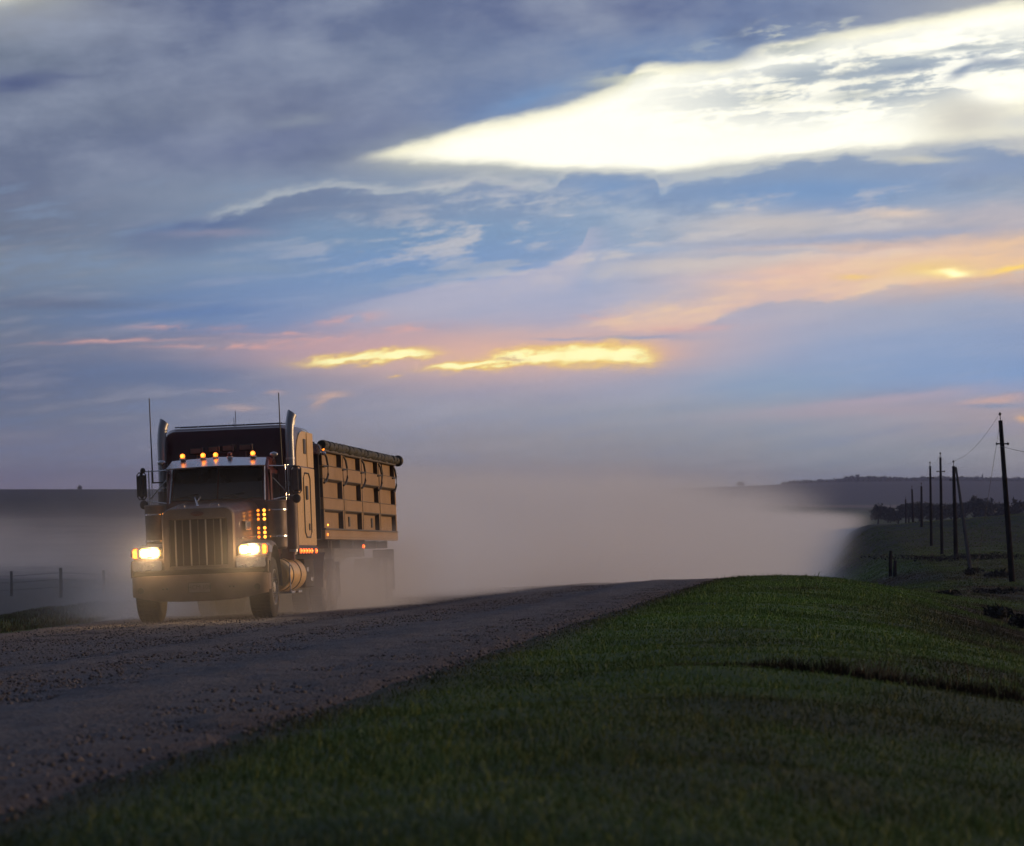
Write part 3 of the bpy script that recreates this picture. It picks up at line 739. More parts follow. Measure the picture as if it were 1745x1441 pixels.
# bumper: deep, tapered below at both ends, ends folded back
xs_ = [-1.19,-1.17,-1.10,-.95,-.72,-.3,.3,.72,.95,1.10,1.17,1.19]
def yb(x): return -.90 + .05*(abs(x)/1.19)**2 + (.10*((abs(x)-1.05)/.14)**2 if abs(x) > 1.05 else 0)
def zb(x): return .345 + max(0, (abs(x)-.62))*.19
rings = []
for x in xs_:
    y = yb(x); rings.append([(x, y, zb(x)), (x, y-.012, zb(x)+.05), (x, y-.016, .60), (x, y-.012, .77), (x, y+.01, .805), (x, y+.05, .81), (x, y+.06, zb(x)+.01)])
b = MB(); b.loft(rings)
for sx in (-1, 1):
    b.box(min(sx*1.175, sx*1.20), max(sx*1.175, sx*1.20), yb(1.19)+.02, -.42, .50, .79, .01)
bump = b.build('bumper', M['bumper'], truck)
b = MB(); b.box(-.17, .20, -.945, -.93, .50, .665, .004); plate = b.build('number_plate', M['white'], truck)
b = MB(); b.box(-.175, .205, -.948, -.940, .66, .672, .001).box(-.175, .205, -.948, -.940, .492, .502, .001).box(-.178, -.168, -.948, -.94, .50, .665, .001).box(.198, .208, -.948, -.94, .50, .665, .001); b.build('plate_frame', M['ink'], plate)
fc = bpy.data.curves.new('lettering', 'FONT'); fc.body = 'HCM 108'; fc.size = .105; fc.extrude = .002; fc.align_x = 'CENTER'; fc.align_y = 'CENTER'
fo = bpy.data.objects.new('lettering', fc); COL.objects.link(fo); fo.parent = plate; fo.location = (.015, -.949, .585); fo.rotation_euler = (R(90), 0, 0); 
dg_ = bpy.context.evaluated_depsgraph_get(); lm = bpy.data.meshes.new_from_object(fo.evaluated_get(dg_)); lm.materials.clear(); lm.materials.append(M['ink'])
lo2 = bpy.data.objects.new('plate_lettering', lm); COL.objects.link(lo2); lo2.parent = plate; lo2.location = fo.location; lo2.rotation_euler = fo.rotation_euler
bpy.data.objects.remove(fo)
b = MB()
for x in (-.62, -.55, .55, .62): b.ball((x, -.925, .58), .018, .01, .018, 8)
for x in (-1.02, 1.02): b.cyl((x, -.91, .56), (x, -.885, .56), .055)
b.build('tow_eye', M['under'], bump)
# step between bumper and hood
b = MB(); b.box(-1.16, 1.16, -.84, -.30, .80, .90, .02); b.box(-1.17, -.70, -.80, -.5, .815, .905, .01); b.build('valance', M['under'], truck)

# grille shell
def rr(hw, z0, z1, rad, n=7):
    p = [(-hw, z0)]
    for k in range(n+1):
        t = math.pi - k*math.pi/2/n; p.append((-hw+rad + rad*math.cos(t), z1-rad + rad*math.sin(t)))
    for k in range(n+1):
        t = math.pi/2 - k*math.pi/2/n; p.append((hw-rad + rad*math.cos(t), z1-rad + rad*math.sin(t)))
    p.append((hw, z0)); return p
def crown(p, k=.045, hw=.64): return [(x, z + (k*(1-(x/hw)**2) if z > 1.8 else 0)) for x, z in p]
out_, in_ = crown(rr(.64, .90, 1.955, .15)), rr(.50, .965, 1.765, .03)
b = MB(); t = bmesh.new()
fr = lambda P, y: [t.verts.new((x, y, z)) for x, z in P]
o0, o1, o2 = fr(out_, -.70), fr([(x*.99, z-.006) for x, z in out_], -.785), fr([(x*.955, z-.022 if z > 1.2 else z) for x, z in out_], -.81)
i1, i0 = fr([(x*1.03, z+(.012 if z > 1.2 else -.012)) for x, z in in_], -.80), fr(in_, -.76)
n_ = len(out_)
for A, B in ((o0, o1), (o1, o2), (o2, i1), (i1, i0)):
    for k in range(n_): t.faces.new((A[k], A[(k+1) % n_], B[(k+1) % n_], B[k]))
bmesh.ops.recalc_face_normals(t, faces=list(t.faces)); b._add(t, smooth=True)
grille = b.build('grille', M['dirty'], truck, 40)
b = MB(); b.box(-.52, .52, -.755, -.735, .95, 1.78, 0); b.build('grille_screen', M['mesh'], grille)
for i, x in enumerate([-.40, -.275, -.135, .0, .135, .275, .40]):
    big = i % 2 == 0
    b = MB(); b.cyl((x, -.775, .965), (x, -.775, 1.76), .014 if big else .009, n=10); b.build('grille_bar', M['grillebar'] if big else M['dirty'], grille)
b = MB(); b.ball((.0, -.815, 1.865), .115, .012, .040, 24); b.build('badge', M['badge'], grille)
b = MB()
for x in (-.30, .30):
    b.tube([(x-.075, -.74, 1.975), (x-.07, -.74, 2.01), (x-.04, -.74, 2.03), (x+.04, -.74, 2.03), (x+.07, -.74, 2.01), (x+.075, -.74, 1.975)], .007, 6)
b.build('lift_handle', M['chrome'], grille)
b = MB(); b.tube([(.01, -.76, 1.99), (-.01, -.74, 2.04), (-.035, -.70, 2.09), (-.06, -.66, 2.16)], [.014, .016, .010, .004], 8)
b.tube([(-.02, -.72, 2.06), (.02, -.70, 2.11), (.055, -.66, 2.17)], [.008, .006, .003], 6); b.ball((0, -.75, 2.0), .03, .05, .015, 10)
b.build('hood_ornament', M['chrome'], grille)

# hood
rings = []
for y, hw, zt, zb_, rad in ((-.70, .632, 1.95, .92, .15), (-.2, .66, 1.99, .95, .16), (.6, .70, 2.04, 1.0, .17), (1.42, .74, 2.10, 1.05, .18)):
    rings.append([(x, y, z) for x, z in crown(rr(hw, zb_, zt, rad), .05, hw)])
b = MB(); b.loft(rings); hood = b.build('hood', M['red'], truck, 40)
b = MB()
for sx in (-1, 1):
    x = sx*.715; b.box(min(x, x+sx*.012), max(x, x+sx*.012), -.05, .5, 1.55, 1.72, .003)
    for k in range(5): b.box(min(x, x+sx*.02), max(x, x+sx*.02), .02+.09*k, .05+.09*k, 1.57, 1.70, .002)
    b.tube([(sx*.665, -.7, 1.40), (sx*.70, .2, 1.43), (sx*.745, 1.35, 1.45)], .012, 6)
b.build('hood_vent', M['chrome'], hood)

# fenders
def fender(sx):
    prof_o, prof_i = [], []
    pts = [(-.80, .86), (-.80, 1.00), (-.77, 1.10)] + [(math.cos(R(a))*.80 + .02, .53 + math.sin(R(a))*.83) for a in (140, 125, 108, 92, 76, 60, 44, 28, 14)] + [(.80, .62)]
    x0, x1 = sorted((sx*.60, sx*1.215)); n = len(pts)
    rings = []
    for i, (y, z) in enumerate(pts):
        y2, z2 = y + (.03 if i < 3 else (.0 - y)*.05), z - (.0 if i < 3 else .04)
        rings.append([(sx*.60, y, z), (sx*.90, y-.01, z+.012), (sx*1.14, y, z), (sx*1.20, y+.005, z-.03), (sx*1.215, y2+.01, z-.075), (sx*1.19, y2, z-.07), (sx*.60, y2, z-.035)])
    b = MB(); b.loft(rings); return b.build('fender', M['dirty'], truck, 50)
for sx in (-1, 1):
    fd = fender(sx)
    b = MB(); x0, x1 = sorted((sx*.655, sx*1.17)); b.box(x0, x1, -.835, -.80, .90, 1.075, .02, seg=2); b.build('fender_front', M['chrome'], fd)
    x0, x1 = sorted((sx*.67, sx*1.22)); hd = MB(); hd.box(x0, x1, -.72, -.30, 1.10, 1.315, .045, seg=3); pod = hd.build('headlight', M['chrome'], truck)
    for a_, c_ in ((.70, .865), (.885, 1.05)):
        x0, x1 = sorted((sx*a_, sx*c_)); b = MB(); b.box(x0, x1, -.760, -.700, 1.128, 1.288, .028, seg=3); lens = b.build('lens', M['hot'], pod)
        b = MB(); b.ball(((x0+x1)/2, -.752, 1.208), .060, .018, .050, 16); b.build('bulb_glass', M['white_hot'], lens)
    x0, x1 = sorted((sx*1.085, sx*1.185)); b = MB(); b.box(x0, x1, -.73, -.60, 1.125, 1.29, .02, seg=2); b.build('turn_signal', M['amber'], pod)
    b = MB(); b.ball((sx*1.15, -.735, 1.235), .022, .012, .03, 10); b.ball((sx*1.15, -.735, 1.165), .02, .012, .028, 10); b.build('bulb', M['amber2'], pod)
    ld = bpy.data.lights.new('headlight_beam', 'SPOT'); ld.energy = HEAD_W; ld.color = (1.0, .66, .34); ld.spot_size = R(84); ld.spot_blend = .8; ld.shadow_soft_size = .09
    lo_ = bpy.data.objects.new('headlight_beam', ld); COL.objects.link(lo_); lo_.parent = pod; lo_.location = (sx*.87, -.80, 1.20)
    lo_.rotation_euler = (R(-82), 0, 0)
    ld = bpy.data.lights.new('headlight_glow', 'POINT'); ld.energy = GLOW_W; ld.color = (1.0, .60, .26); ld.shadow_soft_size = .10
    lo_ = bpy.data.objects.new('headlight_glow', ld); COL.objects.link(lo_); lo_.parent = pod; lo_.location = (sx*.88, -.93, 1.21)

# cab
b = MB()
prof = [(1.38, 1.02), (1.38, 2.10), (1.66, 2.72), (1.80, 2.86), (2.1, 2.90), (2.74, 2.90), (2.74, 1.02)]
rings = []
for x, k in ((-.93, .0), (-.92, .02), (-.86, .05), (0, .075), (.86, .05), (.92, .02), (.93, .0)):
    rings.append([(x*(1 if z < 2.2 else .965), y, z + (k-.05 if z > 2.6 else 0)) for y, z in prof])
b.loft(rings, smooth=False); cab = b.build('cab', M['cabred'], truck)
def wpt(x, s, off=.012):   # point on the windshield plane, s=0 bottom..1 top
    y0, z0, y1, z1 = 1.40, 2.14, 1.655, 2.705
    return (x*(1-.03*s), y0+(y1-y0)*s - off*.9, z0+(z1-z0)*s + off*.4)
for xa, xb in ((-.82, -.018), (.018, .82)):
    b = MB(); t = bmesh.new(); P = [wpt(xa, 0), wpt(xb, 0), wpt(xb, 1), wpt(xa, 1)]; Q = [wpt(xa, 0, .003), wpt(xb, 0, .003), wpt(xb, 1, .003), wpt(xa, 1, .003)]
    A = [t.verts.new(p) for p in P]; B = [t.verts.new(p) for p in Q]; t.faces.new(A); t.faces.new(B[::-1])
    for i in range(4): t.faces.new((A[i], B[i], B[(i+1) % 4], A[(i+1) % 4]))
    bmesh.ops.recalc_face_normals(t, faces=list(t.faces)); b._add(t); ws = b.build('windshield', M['glass'], cab)
    b = MB(); b.tube([wpt(xa, 0, .02), wpt(xb, 0, .02), wpt(xb, 1, .02), wpt(xa, 1, .02)], .014, 6, True); b.build('window_seal', M['black'], ws)
    b = MB(); xm = xa*.35+xb*.65; b.tube([wpt(xm, -.05, .03), wpt(xm-.28*(1 if xa < 0 else 1), .12, .03)], .008, 5); b.tube([wpt(xm-.45, .06, .035), wpt(xm-.05, .18, .035)], .007, 5); b.build('wiper', M['black'], ws)
b = MB(); b.tube([wpt(.86, -.1, .03), wpt(.86, .5, .03), wpt(.86, 1.02, .03)], .016, 6); b.tube([wpt(-.86, -.1, .03), wpt(-.86, 1.02, .03)], .016, 6); b.build('pillar_trim', M['chrome'], cab)
# sun visor
b = MB(); t = bmesh.new()
top = [(-.86, 1.76, 2.875), (0, 1.72, 2.915), (.86, 1.76, 2.875)]; low = [(-.90, 1.30, 2.725), (0, 1.26, 2.745), (.90, 1.30, 2.725)]
A = [t.verts.new(p) for p in top]; B = [t.verts.new(p) for p in low]; C2 = [t.verts.new((p[0], p[1]+.01, p[2]-.018)) for p in low]; D2 = [t.verts.new((p[0], p[1], p[2]-.02)) for p in top]
for i in range(2):
    for P, Q in ((A, B), (B, C2), (C2, D2)): t.faces.new((P[i], Q[i], Q[i+1], P[i+1]))
bmesh.ops.recalc_face_normals(t, faces=list(t.faces)); b._add(t); b.build('sun_visor', M['chrome'], truck)
# roof lamps (five, one out) and horn boxes
for x, on in ((-.66, 1), (-.285, 1), (-.055, 1), (.205, 0), (.625, 1)):
    b = MB(); b.ball((x, 1.70, 2.955), .044, .07, .044, 16); lamp = b.build('cab_lamp', M['amber'] if on else M['off'], truck)
    if on:
        c_ = MB(); c_.ball((x, 1.635, 2.955), .026, .02, .026, 12); c_.build('bulb', M['amber2'], lamp)
    c_ = MB(); c_.box(x-.05, x+.05, 1.66, 1.85, 2.885, 2.925, .01); c_.build('lamp_base', M['chrome'], lamp)
for xa, xb, zz in ((-.62, -.36, 2.99), (-.28, -.05, 3.01), (-.02, .21, 3.02), (.29, .55, 3.02)):
    b = MB(); b.box(xa, xb, 2.20, 2.34, zz, zz+.13, .012); hb = b.build('roof_horn', M['under'], truck)
    c_ = MB(); c_.box(xb-.035, xb, 2.17, 2.20, zz+.005, zz+.125, .006); c_.box(xa+.02, xb-.045, 2.185, 2.20, zz+.02, zz+.11, .004); c_.cyl(((xa+xb)/2, 2.27, 2.86), ((xa+xb)/2, 2.27, zz+.01), .02, n=8); c_.build('horn_mouth', M['dirty'], hb)
# convex look-down mirrors on the roof corners
for x, z in ((.96, 2.93), (-1.10, 2.86)):
    b = MB(); b.ball((x, 2.0, z), .078, .05, .048, 16); b.tube([(x, 2.02, z-.03), (x-.03*(1 if x > 0 else -1), 2.05, z-.14), (x*.93, 2.1, z-.16)], .012, 6); b.build('round_mirror', M['chrome'], truck)

# sleeper
secs = []
for y, s_, z1 in ((2.66, .93, 3.28), (2.74, .985, 3.44), (2.92, 1.0, 3.50), (5.2, 1.0, 3.52), (5.36, .99, 3.50)):
    secs.append([(x, y, z) for x, z in rr(1.215*s_, 1.10, z1, .24, 8)])
b = MB(); b.loft(secs); slp = b.build('sleeper', M['red'], truck, 45)
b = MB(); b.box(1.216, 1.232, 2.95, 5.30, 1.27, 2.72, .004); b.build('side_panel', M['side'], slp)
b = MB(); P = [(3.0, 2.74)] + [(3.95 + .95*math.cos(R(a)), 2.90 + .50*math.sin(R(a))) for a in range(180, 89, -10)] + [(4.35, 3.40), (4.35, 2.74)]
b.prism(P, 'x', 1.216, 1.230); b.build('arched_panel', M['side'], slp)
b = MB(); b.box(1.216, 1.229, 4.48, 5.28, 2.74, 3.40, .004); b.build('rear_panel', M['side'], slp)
b = MB(); b.box(1.231, 1.243, 3.92, 4.22, 2.98, 3.26, .01, M=None); b.build('vent_window', M['black'], slp)
dr = [(3.75, 1.52), (3.95, 1.42), (4.45, 1.42), (4.62, 1.52), (4.62, 2.52), (4.45, 2.62), (3.95, 2.62), (3.75, 2.52)]
b = MB(); b.tube([(1.236, y, z) for y, z in dr], .017, 6, True); sd = b.build('hatch', M['black'], slp)
b = MB(); b.box(1.235, 1.262, 4.02, 4.20, 2.12, 2.38, .01); b.box(1.235, 1.25, 4.3, 4.42, 1.55, 1.68, .008); b.build('hatch_handle', M['black'], sd)
b = MB(); b.tube([(-1.0, 2.95, 3.53), (1.0, 2.95, 3.53)], .014, 6); b.build('roof_rail', M['chrome'], slp)
b = MB(); b.tube([(-1.0, 3.5, 3.545), (1.0, 3.5, 3.545)], .012, 6); b.build('roof_rail', M['chrome'], slp)
b = MB(); b.box(1.20, 1.24, 2.85, 5.35, 1.10, 1.25, .01); skirt = b.build('sleeper_skirt', M['black'], slp)
for k in range(6):
    y = 3.0 + .36*k + (.25 if k == 5 else 0); b = MB(); b.ball((1.25, y, 1.165), .022, .075, .045, 12); b.build('marker_lamp', M['redlamp'], skirt)
    b = MB(); b.ball((1.266, y, 1.165), .010, .03, .02, 8); b.build('bulb', M['amber2'], skirt)
# cab side (door, red) and extender
for sx in (-1, 1):
    x0, x1 = sorted((sx*.925, sx*.955)); b = MB(); b.box(x0, x1, 1.62, 2.60, 1.12, 2.66, .02); dd_ = b.build('door', M['cabred'], cab)
    x0, x1 = sorted((sx*.955, sx*.962)); b = MB(); b.box(x0, x1, 1.74, 2.50, 2.12, 2.58, .01); b.build('door_window', M['glass'], dd_)
    b = MB(); b.box(min(sx*.96, sx*.985), max(sx*.96, sx*.985), 2.38, 2.52, 1.92, 1.96, .008); b.build('handle', M['chrome'], dd_)
    x0, x1 = sorted((sx*.93, sx*1.19)); b = MB(); b.box(x0, x1, 2.60, 2.68, 1.0, 2.75, .02); b.build('side_fairing', M['cabred'], truck)

# exhaust stacks
for sx, lean, top in ((-1, -.01, 3.66), (1, -.03, 3.72)):
    x = sx*1.185; b = MB(); rings = []
    for z, sh, r_ in ((1.15, 0, .079), (2.4, 0, .079), (top-.42, 0, .079), (top-.25, .012, .079), (top-.13, .035, .080), (top-.03, .070, .080)):
        k_ = 1 if z > top-.2 else .0
        rings.append([(x + sh*.8 + r_*math.cos(a), 2.52 + sh + r_*math.sin(a), z - k_*(.055*math.cos(a)+.03*math.sin(a))*(1 if z > top-.1 else .3)) for a in [q*math.pi/9 for q in range(18)]])
    b.loft(rings, caps=False)
    rings = [[(p[0], p[1], p[2]) for p in rings[-1]], [(x + .056 + .070*math.cos(a), 2.59 + .070*math.sin(a), top-.03 - (.055*math.cos(a)+.03*math.sin(a))*.9) for a in [q*math.pi/9 for q in range(18)]], [(x + .03 + .070*math.cos(a), 2.56 + .070*math.sin(a), top-.25) for a in [q*math.pi/9 for q in range(18)]]]
    b.loft(rings, caps=False); st_ = b.build('exhaust_stack', M['stack'], truck)
    b = MB(); b.cyl((x, 2.52, 1.2), (x, 2.52, 2.35), .098, n=20); b.build('heat_shield', M['dirty'], st_)
    b = MB()
    for z in (2.42, 2.86): b.cyl((x, 2.52, z-.02), (x, 2.52, z+.02), .084, n=18)
    b.build('clamp', M['chrome'], st_)
# antennas
for x, z0, z1 in ((-1.33, 2.5, 4.06), (1.06, 2.72, 4.06)):
    b = MB(); b.tube([(x, 2.3, z0), (x-.008, 2.3, (z0+z1)/2), (x-.012, 2.3, z1)], [.015, .011, .009], 6); b.build('antenna', M['black'], truck)
b = MB(); b.tube([(.0, 3.8, 3.5), (.0, 3.8, 3.83)], .006, 5); b.tube([(-.03, 3.8, 3.5), (-.035, 3.8, 3.70)], .006, 5); b.build('antenna', M['black'], truck)
# mirrors
for sx in (-1, 1):
    xa = -1.51 if sx < 0 else 1.33; w = .155 if sx < 0 else .185
    b = MB()
    xin = sx*.90; arm_x = xa - sx*.14
    b.tube([(xin, 1.75, 2.72), (arm_x, 2.12, 2.715), (xa, 2.15, 2.72)], .011, 6); b.tube([(xin, 1.75, 2.10), (arm_x, 2.12, 2.17), (xa, 2.15, 2.17)], .011, 6)
    b.tube([(arm_x, 2.12, 2.74), (arm_x, 2.12, 2.10)], .012, 6); b.tube([(arm_x-sx*.05, 2.13, 2.74), (arm_x-sx*.05, 2.13, 2.10)], .008, 6)
    b.tube([(sx*.82, 1.66, 2.68), (arm_x, 2.12, 2.2)], .010, 6)
    arm = b.build('mirror_arm', M['chrome'], truck)
    b = MB(); b.box(xa-w/2, xa+w/2, 2.08, 2.20, 2.22, 2.69, .05, seg=3); hdm = b.build('mirror', M['dirty'] if sx > 0 else M['black'], truck)
    b = MB(); b.tube([(xa-w/2-.004, 2.14, 2.26), (xa-w/2-.004, 2.14, 2.66), (xa-w/2+.03, 2.14, 2.70), (xa+w/2-.03, 2.14, 2.70), (xa+w/2+.004, 2.14, 2.66), (xa+w/2+.004, 2.14, 2.26), (xa+w/2-.03, 2.14, 2.21), (xa-w/2+.03, 2.14, 2.21)], .012, 6, True); b.build('mirror_rim', M['black'], hdm)
    b = MB(); b.ball((xa+sx*(.0)+(.03 if sx < 0 else .0), 2.14, 2.115), .078, .045, .085, 18); b.build('spot_mirror', M['black'], hdm)
    if sx < 0: b = MB(); b.ball((xa+.03, 2.14, 2.735), .05, .04, .055, 14); b.build('spot_mirror', M['black'], hdm)
    b = MB(); b.box(xa-w/2+.012, xa+w/2-.012, 2.195, 2.206, 2.25, 2.66, .003); b.build('mirror_glass', M['chrome'], hdm)
b = MB(); b.box(.86, 1.14, 2.28, 2.34, 2.70, 2.735, .01); b.box(-1.36, -.9, 2.28, 2.32, 2.50, 2.525, .006); b.build('antenna_bracket', M['black'], truck)
# air cleaners
for sx in (-1, 1):
    x = sx*1.095; b = MB()
    b.lathe([(1.20, .03), (1.205, .15), (1.24, .182), (1.90, .186), (1.905, .194), (1.93, .194), (1.935, .188), (2.045, .188), (2.06, .196), (2.078, .190), (2.085, .12), (2.09, .02)], (x, 1.15, 0), 'z', 28)
    ac = b.build('air_cleaner', M['dirty'], truck, 30)
    b = MB(); b.cyl((x, 1.15, 1.42), (x, 1.15, 1.45), .193, n=28); b.cyl((x, 1.15, 1.895), (x, 1.15, 1.92), .198, n=28); b.build('air_strap', M['chrome'], ac)
    b = MB(); b.box(min(x, sx*.74), max(x, sx*.74), 1.1, 1.2, 1.3, 1.36, .01); b.build('bracket', M['chrome'], ac)
    for xo in (.795, .905):
        b = MB(); b.box(sx*xo-.032, sx*xo+.032, .965, .99, 1.38, 1.95, .006); lb = b.build('lamp_bar', M['dirty'], ac)
        for z in (1.905, 1.83, 1.75, 1.59, 1.51, 1.43):
            b = MB(); b.ball((sx*xo, .958, z), .028 if xo > .85 else .024, .018, .028 if xo > .85 else .024, 12); b.build('marker_lamp', M['amber2'] if xo > .85 else M['amber'], lb)
# fuel tanks, steps, battery box
for sx in (-1, 1):
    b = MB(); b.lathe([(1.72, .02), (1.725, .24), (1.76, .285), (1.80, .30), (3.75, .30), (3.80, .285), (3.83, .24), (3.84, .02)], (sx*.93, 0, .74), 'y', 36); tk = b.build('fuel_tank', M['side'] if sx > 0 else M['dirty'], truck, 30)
    b = MB()
    for y in (2.05, 3.0): b.cyl((sx*.93, y, .74), (sx*.93, y+.05, .74), .312, n=36)
    b.build('tank_strap', M['black'], tk)
    x0, x1 = sorted((sx*.95, sx*1.24)); b = MB(); b.box(x0, x1, 1.75, 2.15, .40, .44, .006); b.box(x0, x1, 2.6, 3.0, .40, .44, .006); b.box(min(sx*1.2, sx*1.22), max(sx*1.2, sx*1.22), 1.75, 1.79, .40, .95, .004); b.build('step', M['chrome'], truck)
    x0, x1 = sorted((sx*.68, sx*1.17)); b = MB(); b.box(x0, x1, 4.0, 5.2, .48, 1.02, .02); bx = b.build('battery_box', M['under'], truck)
    b = MB(); b.box(min(sx*1.17, sx*1.185), max(sx*1.17, sx*1.185), 4.15, 4.40, .78, .86, .004); b.box(min(sx*1.17, sx*1.185), max(sx*1.17, sx*1.185), 4.65, 4.95, .60, .67, .004); b.build('latch', M['chrome'], bx)
# chassis, axle, underside
b = MB()
for sx in (-1, 1): b.box(sx*.43-.04, sx*.43+.04, -.75, 8.5, .72, .98, .01)
b.box(-.42, .42, -.6, .9, .62, .95, .05); b.box(-.30, .30, -.2, 1.6, .40, .75, .08, seg=2); b.box(-1.0, 1.0, -.07, .07, .42, .55, .03)
b.box(-.98, -.45, -.35, .35, .52, .60, .02); b.box(.45, .98, -.35, .35, .52, .60, .02); b.box(-.9, .9, 1.3, 1.5, .55, 1.1, .03); b.box(-.38, .38, 1.4, 5.6, .45, .72, .05)
b.build('chassis', M['under'], truck)
# wheels
def wheel(cx, cy, w, dual, rad=.535, steer=0, spikes=False):
    r0 = empty('wheel', (0,0,0)); r0.parent = truck; r0.matrix_parent_inverse = Matrix.Identity(4); r0.matrix_basis = Matrix.Translation((cx, cy, rad))
    sx = 1 if cx > 0 else -1
    def tyre(c):
        b = MB(); h = w/2; b.lathe([(c-h*.82, rad*.56), (c-h, rad*.66), (c-h*1.02, rad*.80), (c-h*.96, rad*.93), (c-h*.84, rad*.985), (c-h*.5, rad), (c+h*.5, rad), (c+h*.84, rad*.985), (c+h*.96, rad*.93), (c+h*1.02, rad*.80), (c+h, rad*.66), (c+h*.82, rad*.56)], (0,0,0), 'x', 48)
        for k in range(44):
            a = k*math.pi*2/44; Mx = Matrix.Rotation(a, 4, 'X')
            for q in (-.62, -.2, .22, .64): b.box(c+q*h-.16*h, c+q*h+.16*h, -.022, .022, rad-.012, rad+.010, 0, M=Mx)
        return b.build('tyre', M['rubber'], r0, 40)
    if dual: tyre(sx*0); tyre(-sx*.34)
    else: tyre(0)
    b = MB(); h = sx*w/2
    b.lathe([(h*.78, rad*.60), (h*.98, rad*.585), (h*.99, rad*.56), (h*.55, rad*.50), (h*.30, rad*.40), (h*.42, rad*.30), (h*.5, .12), (h*.9, .10), (h*.98, .07), (h*1.0, .01)], (0,0,0), 'x', 36)
    rim_ = b.build('rim', M['rim'], r0, 30)
    b = MB()
    for k in range(10):
        a = k*math.pi/5; y, z = .165*math.cos(a), .165*math.sin(a); L = .13 if spikes else .05
        b.cyl((h*.40, y, z), (h*.40+sx*L, y, z), .022, .010, n=8)
    b.build('lug_nut', M['chrome'], rim_)
    return r0
for sx in (-1, 1):
    wheel(sx*1.0, 0, .40, False, .535, spikes=True)
    for cy in (6.35, 7.70): wheel(sx*1.09, cy, .27, True, .50)
# rear quarter fenders and mudflaps
for sx in (-1, 1):
    b = MB(); P = [(6.35+math.cos(R(a))*.60, .52+math.sin(R(a))*.62) for a in range(185, 84, -12)]; Q = [(6.35+math.cos(R(a))*.585, .52+math.sin(R(a))*.605) for a in range(85, 186, 12)]
    x0, x1 = sorted((sx*.66, sx*1.26)); b.prism(P+Q, 'x', x0, x1); b.build('quarter_fender', M['dirty'], truck)
    b = MB(); x0, x1 = sorted((sx*.72, sx*1.24)); b.box(x0, x1, 8.40, 8.42, .25, .95, .004); b.build('mudflap', M['black'], truck)

# ================================================================== the trailer
trl = empty('grain_trailer', (0,0,0), RT @ Matrix.Translation((0, 6.0, 0)))
tag(trl, 'high-sided ribbed grain trailer with rolled tarp, golden in low light behind the truck', 'trailer')
Y0, Y1 = -.02, 12.15
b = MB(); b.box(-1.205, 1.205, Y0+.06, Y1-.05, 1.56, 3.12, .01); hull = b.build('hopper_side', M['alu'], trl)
yp = [0, 3.0, 6.0, 9.05, 12.1]
# flush bands and bottom sill on both sides, posts between
for sx in (-1, 1):
    X = lambda a, c: sorted((sx*a, sx*c))
    for z0, z1 in ((2.56, 2.815), (1.965, 2.19)):
        b = MB(); b.box(*X(1.17, 1.30), Y0+.02, Y1, z0, z1, .008); b.build('side_band', M['alu'], hull)
        b = MB(); b.prism([(sx*1.30, z0), (sx*1.30, z0-.012), (sx*1.2, z0-.05), (sx*1.2, z0)], 'y', Y0+.02, Y1-.02); b.build('band_dark_strip', M['post'], hull)  # sloped dark strip along the band's lower edge
        for yy_ in ([1.2, 2.1, 4.2, 5.1, 7.3, 8.2, 10.3, 11.2]): pass
    b = MB(); b.box(*X(1.20, 1.31), Y0, Y1+.02, 1.385, 1.565, .006); sill = b.build('side_sill', M['alu'], trl)
    b = MB()
    for k in range(60): b.ball((sx*1.312, .15+.2*k, 1.43), .004, .009, .009, 6)
    b.build('rivets', M['post'], sill)
    b = MB(); b.box(*X(1.20, 1.325), Y0, Y1+.03, 1.566, 1.60, .004); b.box(*X(1.20, 1.325), Y0, Y1+.02, 3.08, 3.15, .01); b.build('rub_rail', M['post'], sill)
    for i, y in enumerate(yp):
        w_ = .16 if 0 < i < 4 else .10
        for z0, z1 in ((1.602, 1.963), (2.192, 2.558), (2.817, 3.078)):
            b = MB(); b.box(*X(1.17, 1.302), max(y-w_, Y0), min(y+w_, Y1), z0, z1, .006); pst = b.build('side_post', M['alu'], hull)
            b = MB(); b.box(*X(1.171, 1.296), max(y-w_, Y0)-.02, max(y-w_, Y0)-.002, z0, z1, 0); b.build('post_shade_face', M['post'], pst)  # thin dark sheet: shade of the post's front face put into colour
    b = MB()
    for z in (2.185, 1.96, 2.552, 2.81): b.box(*X(1.30, 1.312), Y0+.02, Y1, z, z+.012, .002)
    for y in yp[1:4]: b.box(*X(1.30, 1.310), y-.012, y+.012, 1.60, 3.08, .002)
    b.build('seam_strip', M['post'], hull)
    # small drain slots on the lower panels, tarp bows hanging outside
    b = MB(); b.box(*X(1.205, 1.225), 4.3, 4.5, 1.66, 1.86, .004); b.box(*X(1.205, 1.225), 8.1, 8.3, 1.66, 1.86, .004); b.build('inspection_slot', M['black'], hull)
    for i, y in enumerate([.25, 3.15, 6.1, 9.0, 11.75]):
        b = MB(); x = sx*1.345
        b.tube([(sx*1.31, y, 3.06), (x, y+.03, 2.98), (x+sx*.02, y+.06, 2.82), (x+sx*.02, y+.04, 2.62), (x, y-.10, 2.50), (sx*1.315, y-.22, 2.47)], .021, 8)
        b.tube([(x+sx*.02, y+.06, 2.80), (sx*1.31, y-.25, 2.78)], .018, 6)
        if i == 3: b.tube([(sx*1.31, y+.5, 3.06), (x, y+.42, 2.85), (x, y+.1, 2.6)], .016, 6)
        b.build('tarp_bow', M['black'], trl)
b = MB(); b.box(1.316, 1.33, .18, .30, 1.45, 1.50, .004); b.build('marker_lamp', M['amber'], sill)
b = MB(); b.ball((1.33, .25, 1.66), .016, .03, .022, 10); b.build('marker_lamp', M['amber2'], trl)
b = MB(); b.ball((1.30, 5.9, 1.25), .03, .045, .042, 12); b.build('marker_lamp', M['redlamp'], trl)
